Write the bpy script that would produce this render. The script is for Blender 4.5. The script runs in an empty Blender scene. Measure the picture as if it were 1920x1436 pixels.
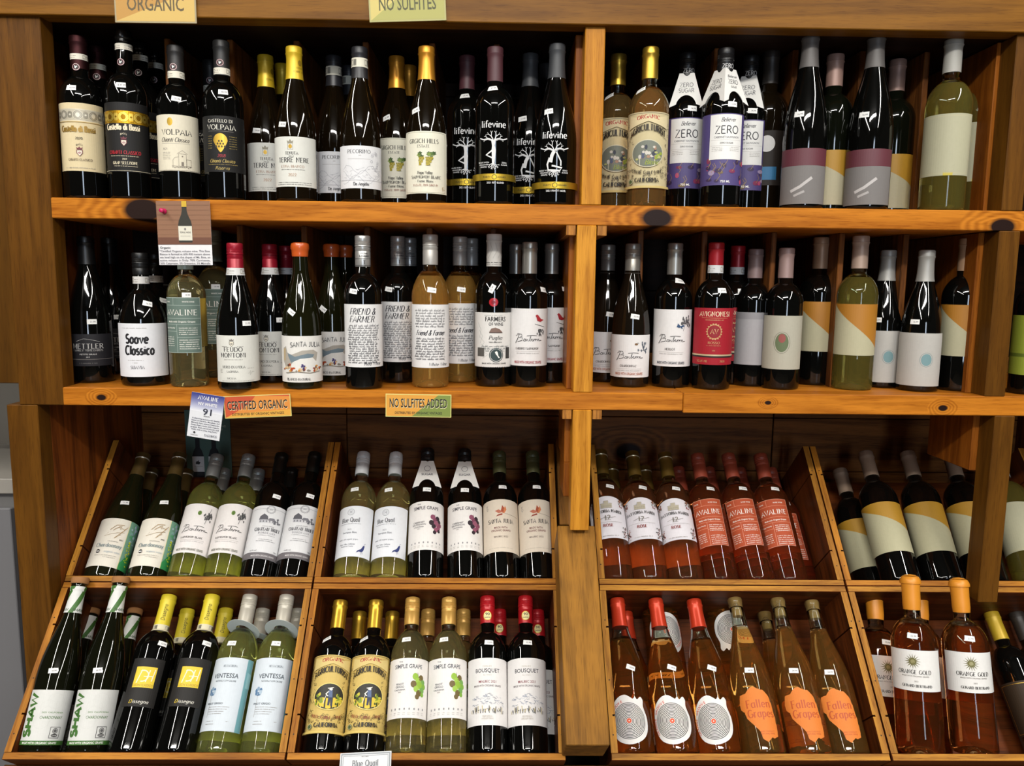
import bpy, bmesh, math, random
from mathutils import Vector, Matrix
from mathutils.geometry import tessellate_polygon
random.seed(7)
scene = bpy.context.scene
col = scene.collection
R_ = math.radians
sin, cos, pi = math.sin, math.cos, math.pi

# ------------------------------------------------------------------ camera, light, exposure
Z0 = 1.40                                   # eye height above the floor
FPX = 1440.0
PITCH, YAW, ROLL = R_(7.3), R_(1.0), R_(0.7)
EYE = Vector((0, -1.45, Z0))
_F = Vector((sin(YAW)*cos(PITCH), cos(YAW)*cos(PITCH), -sin(PITCH)))
_r = Vector((cos(YAW), -sin(YAW), 0)); _u = _r.cross(_F)
RGT = cos(ROLL)*_r + sin(ROLL)*_u
UPV = -sin(ROLL)*_r + cos(ROLL)*_u
cam = bpy.data.cameras.new('camera'); camo = bpy.data.objects.new('camera', cam); col.objects.link(camo)
cam.sensor_width = 36; cam.lens = FPX/1920*36; cam.clip_start = .02
camo.matrix_world = Matrix(((RGT.x, UPV.x, -_F.x, EYE.x), (RGT.y, UPV.y, -_F.y, EYE.y), (RGT.z, UPV.z, -_F.z, EYE.z), (0, 0, 0, 1)))
scene.camera = camo
scene.view_settings.view_transform = 'Standard'
scene.view_settings.look = 'None'
scene.view_settings.gamma = 1
scene.view_settings.use_curve_mapping = False
scene.view_settings.exposure = 0.0
wd = bpy.data.worlds.new('world'); scene.world = wd; wd.use_nodes = True
wd.node_tree.nodes['Background'].inputs[0].default_value = (1, .93, .84, 1)
wd.node_tree.nodes['Background'].inputs[1].default_value = .02

def area(name, loc, target, sx, sy, power, colr):
    l = bpy.data.lights.new(name, 'AREA'); l.shape = 'RECTANGLE'; l.size = sx; l.size_y = sy; l.energy = power; l.color = colr
    o = bpy.data.objects.new(name, l); col.objects.link(o); o.location = loc
    o.rotation_euler = (Vector(target)-Vector(loc)).to_track_quat('-Z', 'Y').to_euler()
    return o
LP = 1.62
# four long ceiling tube fixtures running towards the rack, one across, one cool shop window behind the customer
for lx, pw in ((-1.75, 62), (1.65, 62)):
    t = area('ceiling_tube_light', (lx, -2.45, 3.02), (lx, -2.45, 0), .11, 4.0, pw*LP, (1, .965, .90))
area('ceiling_cross_light', (-.1, -2.6, 3.0), (-.1, 0, 1.3), 1.7, .12, 38*LP, (1, .965, .90))
area('shop_window_light', (.55, -5.2, 1.7), (0, 0, 1.2), .55, 1.9, 26*LP, (.72, .84, 1))

# ------------------------------------------------------------------ geometry of the view (pixel -> point on a plane of the place)
def ray(x, y):
    return (_F + (x-960)/FPX*RGT - (y-718)/FPX*UPV).normalized()
def atY(x, y, Y):
    d = ray(x, y); return EYE + d*((Y-EYE.y)/d.y)
def atP(x, y, P, n):
    d = ray(x, y); return EYE + d*((P-EYE).dot(n)/d.dot(n))
TH = R_(47)
DV = Vector((0, cos(TH), sin(TH)))          # up the slope of the tilted crates
NV = Vector((0, -sin(TH), cos(TH)))         # out of the crates, towards the customer
P3 = Vector((0, .05, Z0-.592))              # crate front plane, at the rail of the upper crates
FL1, FL2 = Z0+.148, Z0-.2025                # tops of the two shelves
S4 = -.3257                                 # floor of the lower crates, measured down the slope

# ------------------------------------------------------------------ materials
def lin(h):
    if isinstance(h, str):
        h = tuple(int(h[i:i+2], 16)/255 for i in (0, 2, 4))
    return tuple((c/12.92 if c <= .04045 else ((c+.055)/1.055)**2.4) for c in h) + (1,)
_M = {}
def mat(hexc, rough=.55, metal=0, coat=0, spec=.5):
    k = (hexc, rough, metal, coat, spec)
    if k in _M: return _M[k]
    m = bpy.data.materials.new('paint_'+hexc); m.use_nodes = True
    b = m.node_tree.nodes['Principled BSDF']
    b.inputs['Base Color'].default_value = lin(hexc); b.inputs['Roughness'].default_value = rough
    b.inputs['Metallic'].default_value = metal; b.inputs['Coat Weight'].default_value = coat
    b.inputs['Specular IOR Level'].default_value = spec
    _M[k] = m; return m
def foil(hexc, rough=.32): return mat(hexc, rough, .85)
def paper(hexc):
    k = ('paper', hexc)
    if k in _M: return _M[k]
    m = bpy.data.materials.new('paper_'+hexc); m.use_nodes = True; nt = m.node_tree
    b = nt.nodes['Principled BSDF']; b.inputs['Roughness'].default_value = .6; b.inputs['Specular IOR Level'].default_value = .3
    n = nt.nodes.new('ShaderNodeTexNoise'); n.inputs['Scale'].default_value = 160; n.inputs['Detail'].default_value = 4
    tc = nt.nodes.new('ShaderNodeTexCoord'); nt.links.new(tc.outputs['Object'], n.inputs['Vector'])
    mx = nt.nodes.new('ShaderNodeMix'); mx.data_type = 'RGBA'
    c = lin(hexc); mx.inputs[6].default_value = tuple(a*.9 for a in c[:3])+(1,); mx.inputs[7].default_value = c
    nt.links.new(n.outputs['Fac'], mx.inputs[0]); nt.links.new(mx.outputs[2], b.inputs['Base Color'])
    _M[k] = m; return m
def darkglass(hexc):
    k = ('dg', hexc)
    if k in _M: return _M[k]
    m = bpy.data.materials.new('dark_bottle_glass'); m.use_nodes = True
    b = m.node_tree.nodes['Principled BSDF']; b.inputs['Base Color'].default_value = lin(hexc)
    b.inputs['Roughness'].default_value = .045; b.inputs['IOR'].default_value = 1.55
    _M[k] = m; return m
def wine(hexc, body=.3):
    k = ('wine', hexc, body)
    if k in _M: return _M[k]
    m = bpy.data.materials.new('wine_in_clear_glass'); m.use_nodes = True; nt = m.node_tree
    b = nt.nodes['Principled BSDF']; c = lin(hexc); b.inputs['Base Color'].default_value = c
    b.inputs['Roughness'].default_value = .01; b.inputs['IOR'].default_value = 1.36; b.inputs['Transmission Weight'].default_value = 1-body
    _M[k] = m; return m
def clearglass(hexc='e8efe6'):
    k = ('cg', hexc)
    if k in _M: return _M[k]
    m = bpy.data.materials.new('clear_bottle_glass'); m.use_nodes = True
    b = m.node_tree.nodes['Principled BSDF']; b.inputs['Base Color'].default_value = lin(hexc)
    b.inputs['Roughness'].default_value = .01; b.inputs['IOR'].default_value = 1.46; b.inputs['Transmission Weight'].default_value = 1
    _M[k] = m; return m

def wood(light, dark, axis='X', scale=1.0, knots=(), rough=.42, stain=.0, coat=.0):
    """planed board: grain runs along the board's local axis; knots = ((x, y, z, r), ...) in object space"""
    m = bpy.data.materials.new('wood'); m.use_nodes = True; nt = m.node_tree; N = nt.nodes.new; L = nt.links.new
    b = nt.nodes['Principled BSDF']; b.inputs['Roughness'].default_value = rough; b.inputs['Coat Weight'].default_value = coat; b.inputs['Coat Roughness'].default_value = .3; b.inputs['Specular IOR Level'].default_value = .14
    tc = N('ShaderNodeTexCoord'); geo = N('ShaderNodeObjectInfo')
    off = N('ShaderNodeVectorMath'); off.operation = 'SCALE'; off.inputs[0].default_value = (3.1, 7.7, 5.3); L(geo.outputs['Random'], off.inputs['Scale'])
    add = N('ShaderNodeVectorMath'); add.operation = 'ADD'; L(tc.outputs['Object'], add.inputs[0]); L(off.outputs[0], add.inputs[1])
    mp = N('ShaderNodeMapping'); L(add.outputs[0], mp.inputs[0])
    s = {'X': (1.6, 22, 22), 'Y': (22, 1.6, 22), 'Z': (22, 22, 1.6)}[axis]
    mp.inputs['Scale'].default_value = tuple(a*scale for a in s)
    n1 = N('ShaderNodeTexNoise'); n1.inputs['Scale'].default_value = 1.0; n1.inputs['Detail'].default_value = 3; n1.inputs['Distortion'].default_value = .6; L(mp.outputs[0], n1.inputs['Vector'])
    # ring lines
    m1 = N('ShaderNodeMath'); m1.operation = 'MULTIPLY'; m1.inputs[1].default_value = 26
    acc = n1.outputs['Fac']
    kd = None
    for (kx, ky, kz, kr) in knots:
        d = N('ShaderNodeVectorMath'); d.operation = 'SUBTRACT'; L(tc.outputs['Object'], d.inputs[0]); d.inputs[1].default_value = (kx, ky, kz)
        sc = N('ShaderNodeVectorMath'); sc.operation = 'MULTIPLY'; L(d.outputs[0], sc.inputs[0]); sc.inputs[1].default_value = {'X': (.62, 0, 1), 'Z': (1, 0, .6), 'Y': (1, .6, 0)}[axis]
        ln = N('ShaderNodeVectorMath'); ln.operation = 'LENGTH'; L(sc.outputs[0], ln.inputs[0])
        q = N('ShaderNodeMath'); q.operation = 'DIVIDE'; L(ln.outputs['Value'], q.inputs[0]); q.inputs[1].default_value = kr
        e = N('ShaderNodeMapRange'); L(q.outputs[0], e.inputs[0]); e.inputs[1].default_value = .2; e.inputs[2].default_value = 3.2; e.inputs[3].default_value = 1.1; e.inputs[4].default_value = 0
        a2 = N('ShaderNodeMath'); a2.operation = 'ADD'; L(acc, a2.inputs[0]); L(e.outputs[0], a2.inputs[1]); acc = a2.outputs[0]
        if kd is None: kd = q.outputs[0]
        else:
            mn = N('ShaderNodeMath'); mn.operation = 'MINIMUM'; L(kd, mn.inputs[0]); L(q.outputs[0], mn.inputs[1]); kd = mn.outputs[0]
    L(acc, m1.inputs[0])
    sn = N('ShaderNodeMath'); sn.operation = 'SINE'; L(m1.outputs[0], sn.inputs[0])
    n2 = N('ShaderNodeTexNoise'); n2.inputs['Scale'].default_value = 4; n2.inputs['Detail'].default_value = 9; n2.inputs['Roughness'].default_value = .68; L(mp.outputs[0], n2.inputs['Vector'])
    f1 = N('ShaderNodeMath'); f1.operation = 'MULTIPLY_ADD'; L(sn.outputs[0], f1.inputs[0]); f1.inputs[1].default_value = .22; f1.inputs[2].default_value = .0
    f2 = N('ShaderNodeMath'); f2.operation = 'MULTIPLY_ADD'; L(n2.outputs['Fac'], f2.inputs[0]); f2.inputs[1].default_value = 1.0; L(f1.outputs[0], f2.inputs[2])
    # fine dark pores and a few pale scratches
    mp2 = N('ShaderNodeMapping'); L(add.outputs[0], mp2.inputs[0]); mp2.inputs['Scale'].default_value = tuple({1.6: 30, 22: 700}[a]*scale for a in s)
    n4 = N('ShaderNodeTexNoise'); n4.inputs['Scale'].default_value = 1.0; n4.inputs['Detail'].default_value = 2; L(mp2.outputs[0], n4.inputs['Vector'])
    pr = N('ShaderNodeMapRange'); L(n4.outputs['Fac'], pr.inputs[0]); pr.inputs[1].default_value = .54; pr.inputs[2].default_value = .70; pr.inputs[4].default_value = .38
    f3 = N('ShaderNodeMath'); f3.operation = 'ADD'; L(f2.outputs[0], f3.inputs[0]); L(pr.outputs[0], f3.inputs[1]); f2 = f3
    mx = N('ShaderNodeMix'); mx.data_type = 'RGBA'; L(f2.outputs[0], mx.inputs[0]); mx.inputs[6].default_value = lin(light); mx.inputs[7].default_value = lin(dark)
    out = mx.outputs[2]
    if stain:
        n3 = N('ShaderNodeTexNoise'); n3.inputs['Scale'].default_value = 7; n3.inputs['Detail'].default_value = 3; L(add.outputs[0], n3.inputs['Vector'])
        mr = N('ShaderNodeMapRange'); L(n3.outputs['Fac'], mr.inputs[0]); mr.inputs[1].default_value = .5; mr.inputs[2].default_value = .72; mr.inputs[4].default_value = stain
        m3 = N('ShaderNodeMix'); m3.data_type = 'RGBA'; L(mr.outputs[0], m3.inputs[0]); L(out, m3.inputs[6]); m3.inputs[7].default_value = lin('3b2a1c'); out = m3.outputs[2]
    if kd is not None:
        cr = N('ShaderNodeMapRange'); L(kd, cr.inputs[0]); cr.inputs[1].default_value = .78; cr.inputs[2].default_value = 1.12; cr.inputs[3].default_value = 1; cr.inputs[4].default_value = 0
        m4 = N('ShaderNodeMix'); m4.data_type = 'RGBA'; L(cr.outputs[0], m4.inputs[0]); L(out, m4.inputs[6]); m4.inputs[7].default_value = lin('241612'); out = m4.outputs[2]
    L(out, b.inputs['Base Color'])
    bp = N('ShaderNodeBump'); bp.inputs['Strength'].default_value = .25; bp.inputs['Distance'].default_value = .0006; L(n2.outputs['Fac'], bp.inputs['Height']); L(bp.outputs[0], b.inputs['Normal'])
    return m

# ------------------------------------------------------------------ object helpers
def link(o, parent=None):
    col.objects.link(o)
    if parent is not None: o.parent = parent
    return o
def tag(o, label=None, cat=None, group=None, kind=None):
    if label: o['label'] = label
    if cat: o['category'] = cat
    if group: o['group'] = group
    if kind: o['kind'] = kind
    return o
def empty(name, loc=(0, 0, 0)):
    o = bpy.data.objects.new(name, None); o.location = loc; o.empty_display_size = .03; return link(o)
def mesh_obj(name, verts, faces, mats, parent=None, midx=None, smooth=False):
    me = bpy.data.meshes.new(name); me.from_pydata([tuple(v) for v in verts], [], faces)
    for m in (mats if isinstance(mats, (list, tuple)) else [mats]): me.materials.append(m)
    if midx: me.polygons.foreach_set('material_index', midx)
    if smooth: me.polygons.foreach_set('use_smooth', [True]*len(me.polygons))
    me.update(); return link(bpy.data.objects.new(name, me), parent)
def board(name, o, ex, ey, ez, m, parent=None, bev=.0015):
    """box spanned from corner o along vectors ex, ey, ez (right-handed); object origin at its centre, local axes along the edges"""
    o, ex, ey, ez = map(Vector, (o, ex, ey, ez))
    lx, ly, lz = ex.length, ey.length, ez.length
    bm = bmesh.new(); bmesh.ops.create_cube(bm, size=1)
    for v in bm.verts: v.co = Vector((v.co.x*lx, v.co.y*ly, v.co.z*lz))
    if bev: bmesh.ops.bevel(bm, geom=bm.edges[:], offset=min(bev, lx/4, ly/4, lz/4), segments=1, affect='EDGES')
    me = bpy.data.meshes.new(name); bm.to_mesh(me); bm.free(); me.materials.append(m)
    ob = link(bpy.data.objects.new(name, me), parent)
    X, Y, Z = ex.normalized(), ey.normalized(), ez.normalized()
    c = o+(ex+ey+ez)/2
    ob.matrix_local = Matrix(((X.x, Y.x, Z.x, c.x), (X.y, Y.y, Z.y, c.y), (X.z, Y.z, Z.z, c.z), (0, 0, 0, 1)))
    return ob
def abox(name, x0, x1, y0, y1, z0, z1, m, parent=None, bev=.0015):
    return board(name, (x0, y0, z0), (x1-x0, 0, 0), (0, y1-y0, 0), (0, 0, z1-z0), m, parent, bev)
def prism(name, poly, M4, h, m, parent=None):
    """2-D polygon in the local XY plane pushed out by h along local Z"""
    n = len(poly); vs = [Vector((x, y, 0)) for x, y in poly]+[Vector((x, y, h)) for x, y in poly]
    tr = tessellate_polygon([[Vector((x, y, 0)) for x, y in poly]])
    fs = [tuple(t) for t in tr]+[tuple(i+n for i in reversed(t)) for t in tr]+[(i, (i+1) % n, (i+1) % n+n, i+n) for i in range(n)]
    me = bpy.data.meshes.new(name); me.from_pydata([tuple(v) for v in vs], [], fs)
    bm = bmesh.new(); bm.from_mesh(me); bmesh.ops.recalc_face_normals(bm, faces=bm.faces[:]); bm.to_mesh(me); bm.free()
    me.materials.append(m); o = link(bpy.data.objects.new(name, me), parent); o.matrix_local = M4; return o

# ------------------------------------------------------------------ pen lettering: skeleton letters, 10 units high, lower case 6.5
GL = {
'A': (7.4, '0,0 3.7,10 7.4,0;1.3,3.4 6.1,3.4'), 'B': (6.4, '.8,0 .8,10;.8,10 3.2,10 a3.2,7.7,2.3,2.3,90,-90 .8,5.4;.8,5.4 3.4,5.4 a3.4,2.7,2.8,2.7,90,-90 .8,0'),
'C': (7.4, 'a4.4,5,4,5,50,310'), 'D': (7.6, '.8,0 .8,10;.8,10 3.2,10 a3.2,5,4.2,5,90,-90 .8,0'), 'E': (6.2, '.8,0 .8,10;.8,10 5.6,10;.8,5.3 4.8,5.3;.8,0 5.9,0'),
'F': (5.8, '.8,0 .8,10;.8,10 5.6,10;.8,5.3 4.8,5.3'), 'G': (8, 'a4.4,5,4,5,50,330 7.6,4.6;5.2,4.6 8,4.6'), 'H': (7.8, '.9,0 .9,10;6.9,0 6.9,10;.9,5.2 6.9,5.2'),
'I': (2.6, '1.3,0 1.3,10'), 'J': (4.2, '3,10 3,2.4 a1.4,2.4,1.6,2.4,0,-120'), 'K': (7.2, '.9,0 .9,10;6.4,10 .9,4.2;2.8,6 7,0'), 'L': (5.9, '.8,10 .8,0;.8,0 5.8,0'),
'M': (9, '.9,0 1.1,10;1.1,10 4.5,1.5 7.9,10;7.9,10 8.1,0'), 'N': (8, '.9,0 .9,10;.9,10 7,0 7,10'), 'O': (8.6, 'a4.3,5,4,5,0,360'), 'P': (6.2, '.8,0 .8,10;.8,10 3.2,10 a3.2,7.4,2.6,2.6,90,-90 .8,4.8'),
'Q': (8.6, 'a4.3,5,4,5,0,360;5,2 8.2,-1.2'), 'R': (7, '.8,0 .8,10;.8,10 3.2,10 a3.2,7.5,2.5,2.5,90,-90 .8,5;3.4,5 6.8,0'), 'S': (5.8, 'a2.9,7.5,2.3,2.5,40,250 a2.9,2.6,2.5,2.6,80,-150'),
'T': (7, '3.5,0 3.5,10;.3,10 6.7,10'), 'U': (7.6, '.9,10 .9,3 a3.8,3,2.9,3,180,360 6.7,10'), 'V': (7.2, '.1,10 3.6,0 7.1,10'), 'W': (10.4, '.1,10 2.8,0 5.2,9 7.6,0 10.3,10'),
'X': (7, '.4,10 6.7,0;6.5,10 .2,0'), 'Y': (7, '.2,10 3.5,5 6.8,10;3.5,5 3.5,0'), 'Z': (6.6, '.6,10 6.2,10 .3,0 6.4,0'), '&': (8, '7.4,0 2,7.5 a3.2,8.2,1.5,1.8,180,0 2,4.6 a2.8,2.4,2.4,2.4,140,320 6.8,5'),
'a': (5.8, 'a2.6,3.1,2.3,3.2,60,300;4.9,6.5 4.9,1 a5.6,1,.7,1,180,270'), 'b': (6, '.8,10 .8,0;a3,3.2,2.4,3.3,150,-150'), 'c': (5, 'a2.9,3.2,2.4,3.3,50,310'), 'd': (6, 'a2.9,3.2,2.4,3.3,30,330;5.2,10 5.2,0'),
'e': (5.4, '.5,3.5 5,3.5 a2.8,3.2,2.3,3.3,10,320'), 'f': (3.8, '4.2,9 a3.2,8.6,1.4,1.4,60,180 1.8,0;.2,6.4 3.8,6.4'), 'g': (5.8, 'a2.8,3.6,2.3,2.9,30,330;5,6.5 5,-1.2 a2.9,-1.2,2.1,2,0,-150'),
'h': (6, '.8,10 .8,0;.8,4.4 a3,4.4,2.1,2.1,160,0 5.1,0'), 'i': (2.2, '1.1,6.5 1.1,0;1.1,9 1.1,8.2'), 'j': (2.4, '1.4,6.5 1.4,-1.5;1.4,9 1.4,8.2'), 'k': (5.6, '.8,10 .8,0;4.8,6.5 .8,2.8;2.2,4 5.3,0'), 'l': (2.2, '1.1,10 1.1,0'),
'm': (9, '.8,6.5 .8,0;.8,4.4 a2.7,4.6,1.9,1.9,160,0 4.6,0;a6.5,4.6,1.9,1.9,160,0 8.4,0'), 'n': (6, '.8,6.5 .8,0;.8,4.4 a3,4.4,2.1,2.1,160,0 5.1,0'), 'o': (5.8, 'a2.9,3.2,2.4,3.3,0,360'),
'p': (6, '.8,6.5 .8,-3;a3,3.2,2.4,3.3,150,-150'), 'q': (6, 'a2.9,3.2,2.4,3.3,30,330;5.2,6.5 5.2,-3'), 'r': (4.2, '.8,6.5 .8,0;.8,4.4 a2.9,4.6,2.1,1.9,150,60'), 's': (4.4, 'a2.2,4.8,1.6,1.7,50,250 a2.2,1.7,1.8,1.7,80,-150'),
't': (3.8, '1.7,8.6 1.7,1.2 a2.9,1.2,1.2,1.2,180,300;.2,6.4 3.6,6.4'), 'u': (6, '.8,6.5 .8,2 a3,2.1,2.1,2.1,180,340;5.1,6.5 5.1,0'), 'v': (5.4, '.3,6.5 2.7,0 5.1,6.5'), 'w': (8, '.3,6.5 2.2,0 4,6 5.8,0 7.7,6.5'),
'x': (5.2, '.4,6.5 4.9,0;4.8,6.5 .3,0'), 'y': (5.4, '.3,6.5 2.8,0;5.1,6.5 2.2,-2 .8,-3'), 'z': (4.8, '.5,6.5 4.4,6.5 .3,0 4.6,0'),
"'": (1.8, '.9,10 .9,8'), '.': (2, '1,.5 1,0'), '-': (4, '.6,3.6 3.4,3.6'), ' ': (3.6, ''), '0': (6, 'a3,5,2.5,5,0,360'), '1': (3.6, '.6,8.4 2,10 2,0'), '3': (5.8, 'a2.8,7.6,2.2,2.4,150,-80 a2.8,2.7,2.5,2.7,85,-150'), '4': (6, '4.4,0 4.4,10 .3,3 6,3'), '5': (5.8, '5,10 1.2,10 .9,5.6 a2.9,3.2,2.5,3.2,120,-150'), '6': (5.8, 'a2.9,3,2.4,3,0,360;4.6,9.6 2.4,8.4 .7,5 .5,3'), '7': (5.6, '.4,10 5.2,10 2,0'), '8': (5.8, 'a2.9,7.6,2,2.3,0,360;a2.9,2.7,2.5,2.7,0,360'), '9': (5.8, 'a2.9,7,2.4,3,0,360;5.3,7 5.1,4.6 3.4,1.6 1.2,.4'), '/': (4, '0,0 4,10'), '2': (5.8, 'a2.9,7.4,2.3,2.6,160,-20 .5,0 5.6,0'),
}
def glyph(ch):
    w, s = GL.get(ch) or GL.get(ch.upper()) or (4, '')
    out = []
    for st in s.split(';'):
        pts = []
        for tk in st.split():
            if tk[0] == 'a':
                cx, cy, rx, ry, a0, a1 = map(float, tk[1:].split(','))
                n = max(3, int(abs(a1-a0)/26))
                for i in range(n+1):
                    a = R_(a0+(a1-a0)*i/n); pts.append((cx+rx*cos(a), cy+ry*sin(a)))
            else: pts.append(tuple(map(float, tk.split(','))))
        if len(pts) > 1: out.append(pts)
    return w, out
_TXT = {}
def sans_tris(s):
    """flat triangles of a word in Blender's own font, cap height scaled to 1, left aligned"""
    if s in _TXT: return _TXT[s]
    cu = bpy.data.curves.new('t', 'FONT'); cu.body = s; cu.resolution_u = 2; cu.offset = .014; cu.fill_mode = 'FRONT'; cu.size = 1
    o = bpy.data.objects.new('t', cu); col.objects.link(o)
    dg = bpy.context.evaluated_depsgraph_get(); dg.update()
    me = bpy.data.meshes.new_from_object(o.evaluated_get(dg))
    me.calc_loop_triangles()
    vs = [(v.co.x/.729, v.co.y/.729) for v in me.vertices]
    tr = [tuple(t.vertices) for t in me.loop_triangles]
    w = max([v[0] for v in vs], default=0)
    bpy.data.meshes.remove(me); bpy.data.objects.remove(o); bpy.data.curves.remove(cu)
    _TXT[s] = (vs, tr, w); return _TXT[s]

class Print:
    """flat shapes in millimetres, cut fine and then wrapped round a bottle (or left flat)"""
    def __init__(s): s.v = []; s.f = []; s.m = []; s.mats = []; s.lay = 0
    def mi(s, m):
        if m not in s.mats: s.mats.append(m)
        return s.mats.index(m)
    def up(s): s.lay += 1
    def tris(s, vs, tr, m):
        b = len(s.v); k = s.mi(m)
        s.v += [(x, y, s.lay) for x, y in vs]
        for t in tr: s.f.append(tuple(b+i for i in t)); s.m.append(k)
    def poly(s, pts, m):
        s.up(); tr = tessellate_polygon([[Vector((x, y, 0)) for x, y in pts]]); s.tris(pts, tr, m)
    def rect(s, x0, y0, x1, y1, m): s.up(); s.tris([(x0, y0), (x1, y0), (x1, y1), (x0, y1)], [(0, 1, 2, 3)], m)
    def ell(s, cx, cy, rx, ry, m, n=18, a0=0): s.up(); s.tris([(cx+rx*cos(a0+2*pi*i/n), cy+ry*sin(a0+2*pi*i/n)) for i in range(n)], [tuple(range(n))], m)
    def ring(s, cx, cy, r, w, m, n=24, ry=None, a0=0, a1=360):
        ry = ry or r; vs = []
        closed = a1-a0 >= 360
        for i in range(n+1):
            a = R_(a0+(a1-a0)*i/n); vs += [(cx+r*cos(a), cy+ry*sin(a)), (cx+(r-w)*cos(a), cy+(ry-w)*sin(a))]
        s.up(); s.tris(vs, [(2*i, 2*i+2, 2*i+3, 2*i+1) for i in range(n)], m)
    def line(s, pts, w, m, w2=None, nolay=False):
        """pen stroke; w = width of upright strokes, w2 = width of level strokes"""
        w2 = w if w2 is None else w2
        if not nolay: s.up()
        n = len(pts); vs = []
        for i, (x, y) in enumerate(pts):
            a = pts[max(0, i-1)]; c = pts[min(n-1, i+1)]
            dx, dy = c[0]-a[0], c[1]-a[1]; l = math.hypot(dx, dy) or 1
            ww = (w2+(w-w2)*abs(dy)/l)/2
            nx, ny = -dy/l*ww, dx/l*ww
            vs += [(x+nx, y+ny), (x-nx, y-ny)]
        s.tris(vs, [(2*i, 2*i+1, 2*i+3, 2*i+2) for i in range(n-1)], m)
    def frame(s, x0, y0, x1, y1, w, m):
        s.rect(x0, y0, x1, y0+w, m); s.rect(x0, y1-w, x1, y1, m); s.rect(x0, y0+w, x0+w, y1-w, m); s.rect(x1-w, y0+w, x1, y1-w, m)
    def text(s, t, x, y, h, m, font='sans', sx=1, al='c', bow=0, w=None, sh=0, wid=None, rot=0, sp=1):
        """bow: rise of the middle over the ends; wid: fit to this width"""
        s.up()
        def fin(px, py, W):
            px = px*sx; W2 = W*sx
            if wid: k = wid/W2; px *= k; W2 = wid
            px -= {'c': W2/2, 'l': 0, 'r': W2}[al]
            q = (px/(W2/2)) if W2 else 0
            px += sh*py
            py = py+(bow*(1-q*q) if bow else 0)
            if rot: px, py = px*cos(rot)-py*sin(rot), px*sin(rot)+py*cos(rot)
            return (x+px, y+py)
        if font == 'sans':
            vs, tr, W = sans_tris(t); W *= h
            s.tris([fin(a*h, b*h, W) for a, b in vs], tr, m); return
        k = h/10; g = [glyph(c) for c in t]; gap = 1.5*sp if font == 'serif' else 1.2*sp
        W = sum((a[0]+gap)*k for a in g)-gap*k
        if font == 'serif': th, tn = (w or 1.5)*k*1.15, .72*k
        elif font == 'pen': th, tn = (w or 1.1)*k*1.35, .75*k
        else: th = tn = (w or 1.0)*k*1.15
        cx = 0
        for gw, st in g:
            for pts in st:
                P = [fin(cx+a*k, b*k, W) for a, b in pts]
                s.line(P, th, m, tn, True)
                if font == 'serif':
                    for e, o2 in ((0, 1), (-1, -2)):
                        (ax, ay), (bx, by) = pts[e], pts[o2]
                        if ay in (0.0, 10.0, 6.5, -3.0) and abs(by-ay) > .8*abs(bx-ax):
                            s.line([fin(cx+(ax-1.15)*k, ay*k, W), fin(cx+(ax+1.15)*k, ay*k, W)], .6*k, m, .6*k, True)
            cx += (gw+gap)*k
    def tiny(s, x0, x1, y, h, m, al='c', rnd=None):
        """a line of print too small to read: word-sized dashes broken into letter-sized bits"""
        s.up(); r = rnd or random; x = x0
        while x < x1-.6:
            ww = r.uniform(.45, .9)*h*.9
            s.tris([(x, y), (x+ww*.6, y), (x+ww*.6, y+h*r.uniform(.6, 1)), (x, y+h*r.uniform(.6, 1))], [(0, 1, 2, 3)], m)
            x += ww+(h*.7 if r.random() < .17 else 0)
    def scrawl(s, x0, x1, y, h, m, w=.6):
        """a line of cursive handwriting too small to read"""
        s.up(); x = x0; r = random
        while x < x1:
            n = r.randint(4, 9); pts = []
            for i in range(n):
                pts += [(x, y+r.uniform(-.1, .15)*h), (x+h*.36, y+h*(r.uniform(.5, .8) if r.random() < .7 else 1.2)), (x+h*.26, y+r.uniform(-.15, .1)*h)]
                x += h*.38
                if x > x1: break
            if r.random() < .3: pts.append((x, y-.45*h))
            s.line(pts, w, m, w*.6, True); x += h*.5
    def build(s, name, parent, rad=None, z0=0, rot=0, off=.0004, lift=.00005, xoff=0, M4=None, step=4.0):
        """rad: function z(m)->radius(m); None keeps it flat (x,z) facing -Y"""
        bm = bmesh.new(); bv = [bm.verts.new(v) for v in s.v]
        for f, k in zip(s.f, s.m):
            if len(set(f)) < 3: continue
            try: fc = bm.faces.new([bv[i] for i in f]); fc.material_index = k
            except ValueError: pass
        if rad:
            xs = [v[0] for v in s.v]; ys = [v[1] for v in s.v]
            def cut(lo, hi, st, axis):
                q = math.floor(lo/st)*st+st
                while q < hi:
                    c = (q, 0, 0) if axis == 0 else (0, q, 0); nn = (1, 0, 0) if axis == 0 else (0, 1, 0)
                    bmesh.ops.bisect_plane(bm, geom=bm.verts[:]+bm.edges[:]+bm.faces[:], plane_co=c, plane_no=nn, dist=1e-5); q += st
            cut(min(xs), max(xs), step, 0)
            rr = [rad(z0+y/1000) for y in (min(ys), (min(ys)+max(ys))/2, max(ys))]
            if max(rr)-min(rr) > .0003: cut(min(ys), max(ys), 4, 1)
            Rf = max(rr[1], .01)
            for v in bm.verts:
                x, y, l = v.co; z = z0+y/1000; r = rad(z)+off+l*lift; a = (x+xoff)/1000/Rf+rot
                v.co = (r*sin(a), -r*cos(a), z)
        else:
            for v in bm.verts:
                x, y, l = v.co; v.co = (x/1000, -off-l*lift, z0+y/1000)
        me = bpy.data.meshes.new(name); bm.to_mesh(me); bm.free()
        for m in s.mats: me.materials.append(m)
        o = link(bpy.data.objects.new(name, me), parent)
        if M4 is not None: o.matrix_local = M4
        return o
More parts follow.
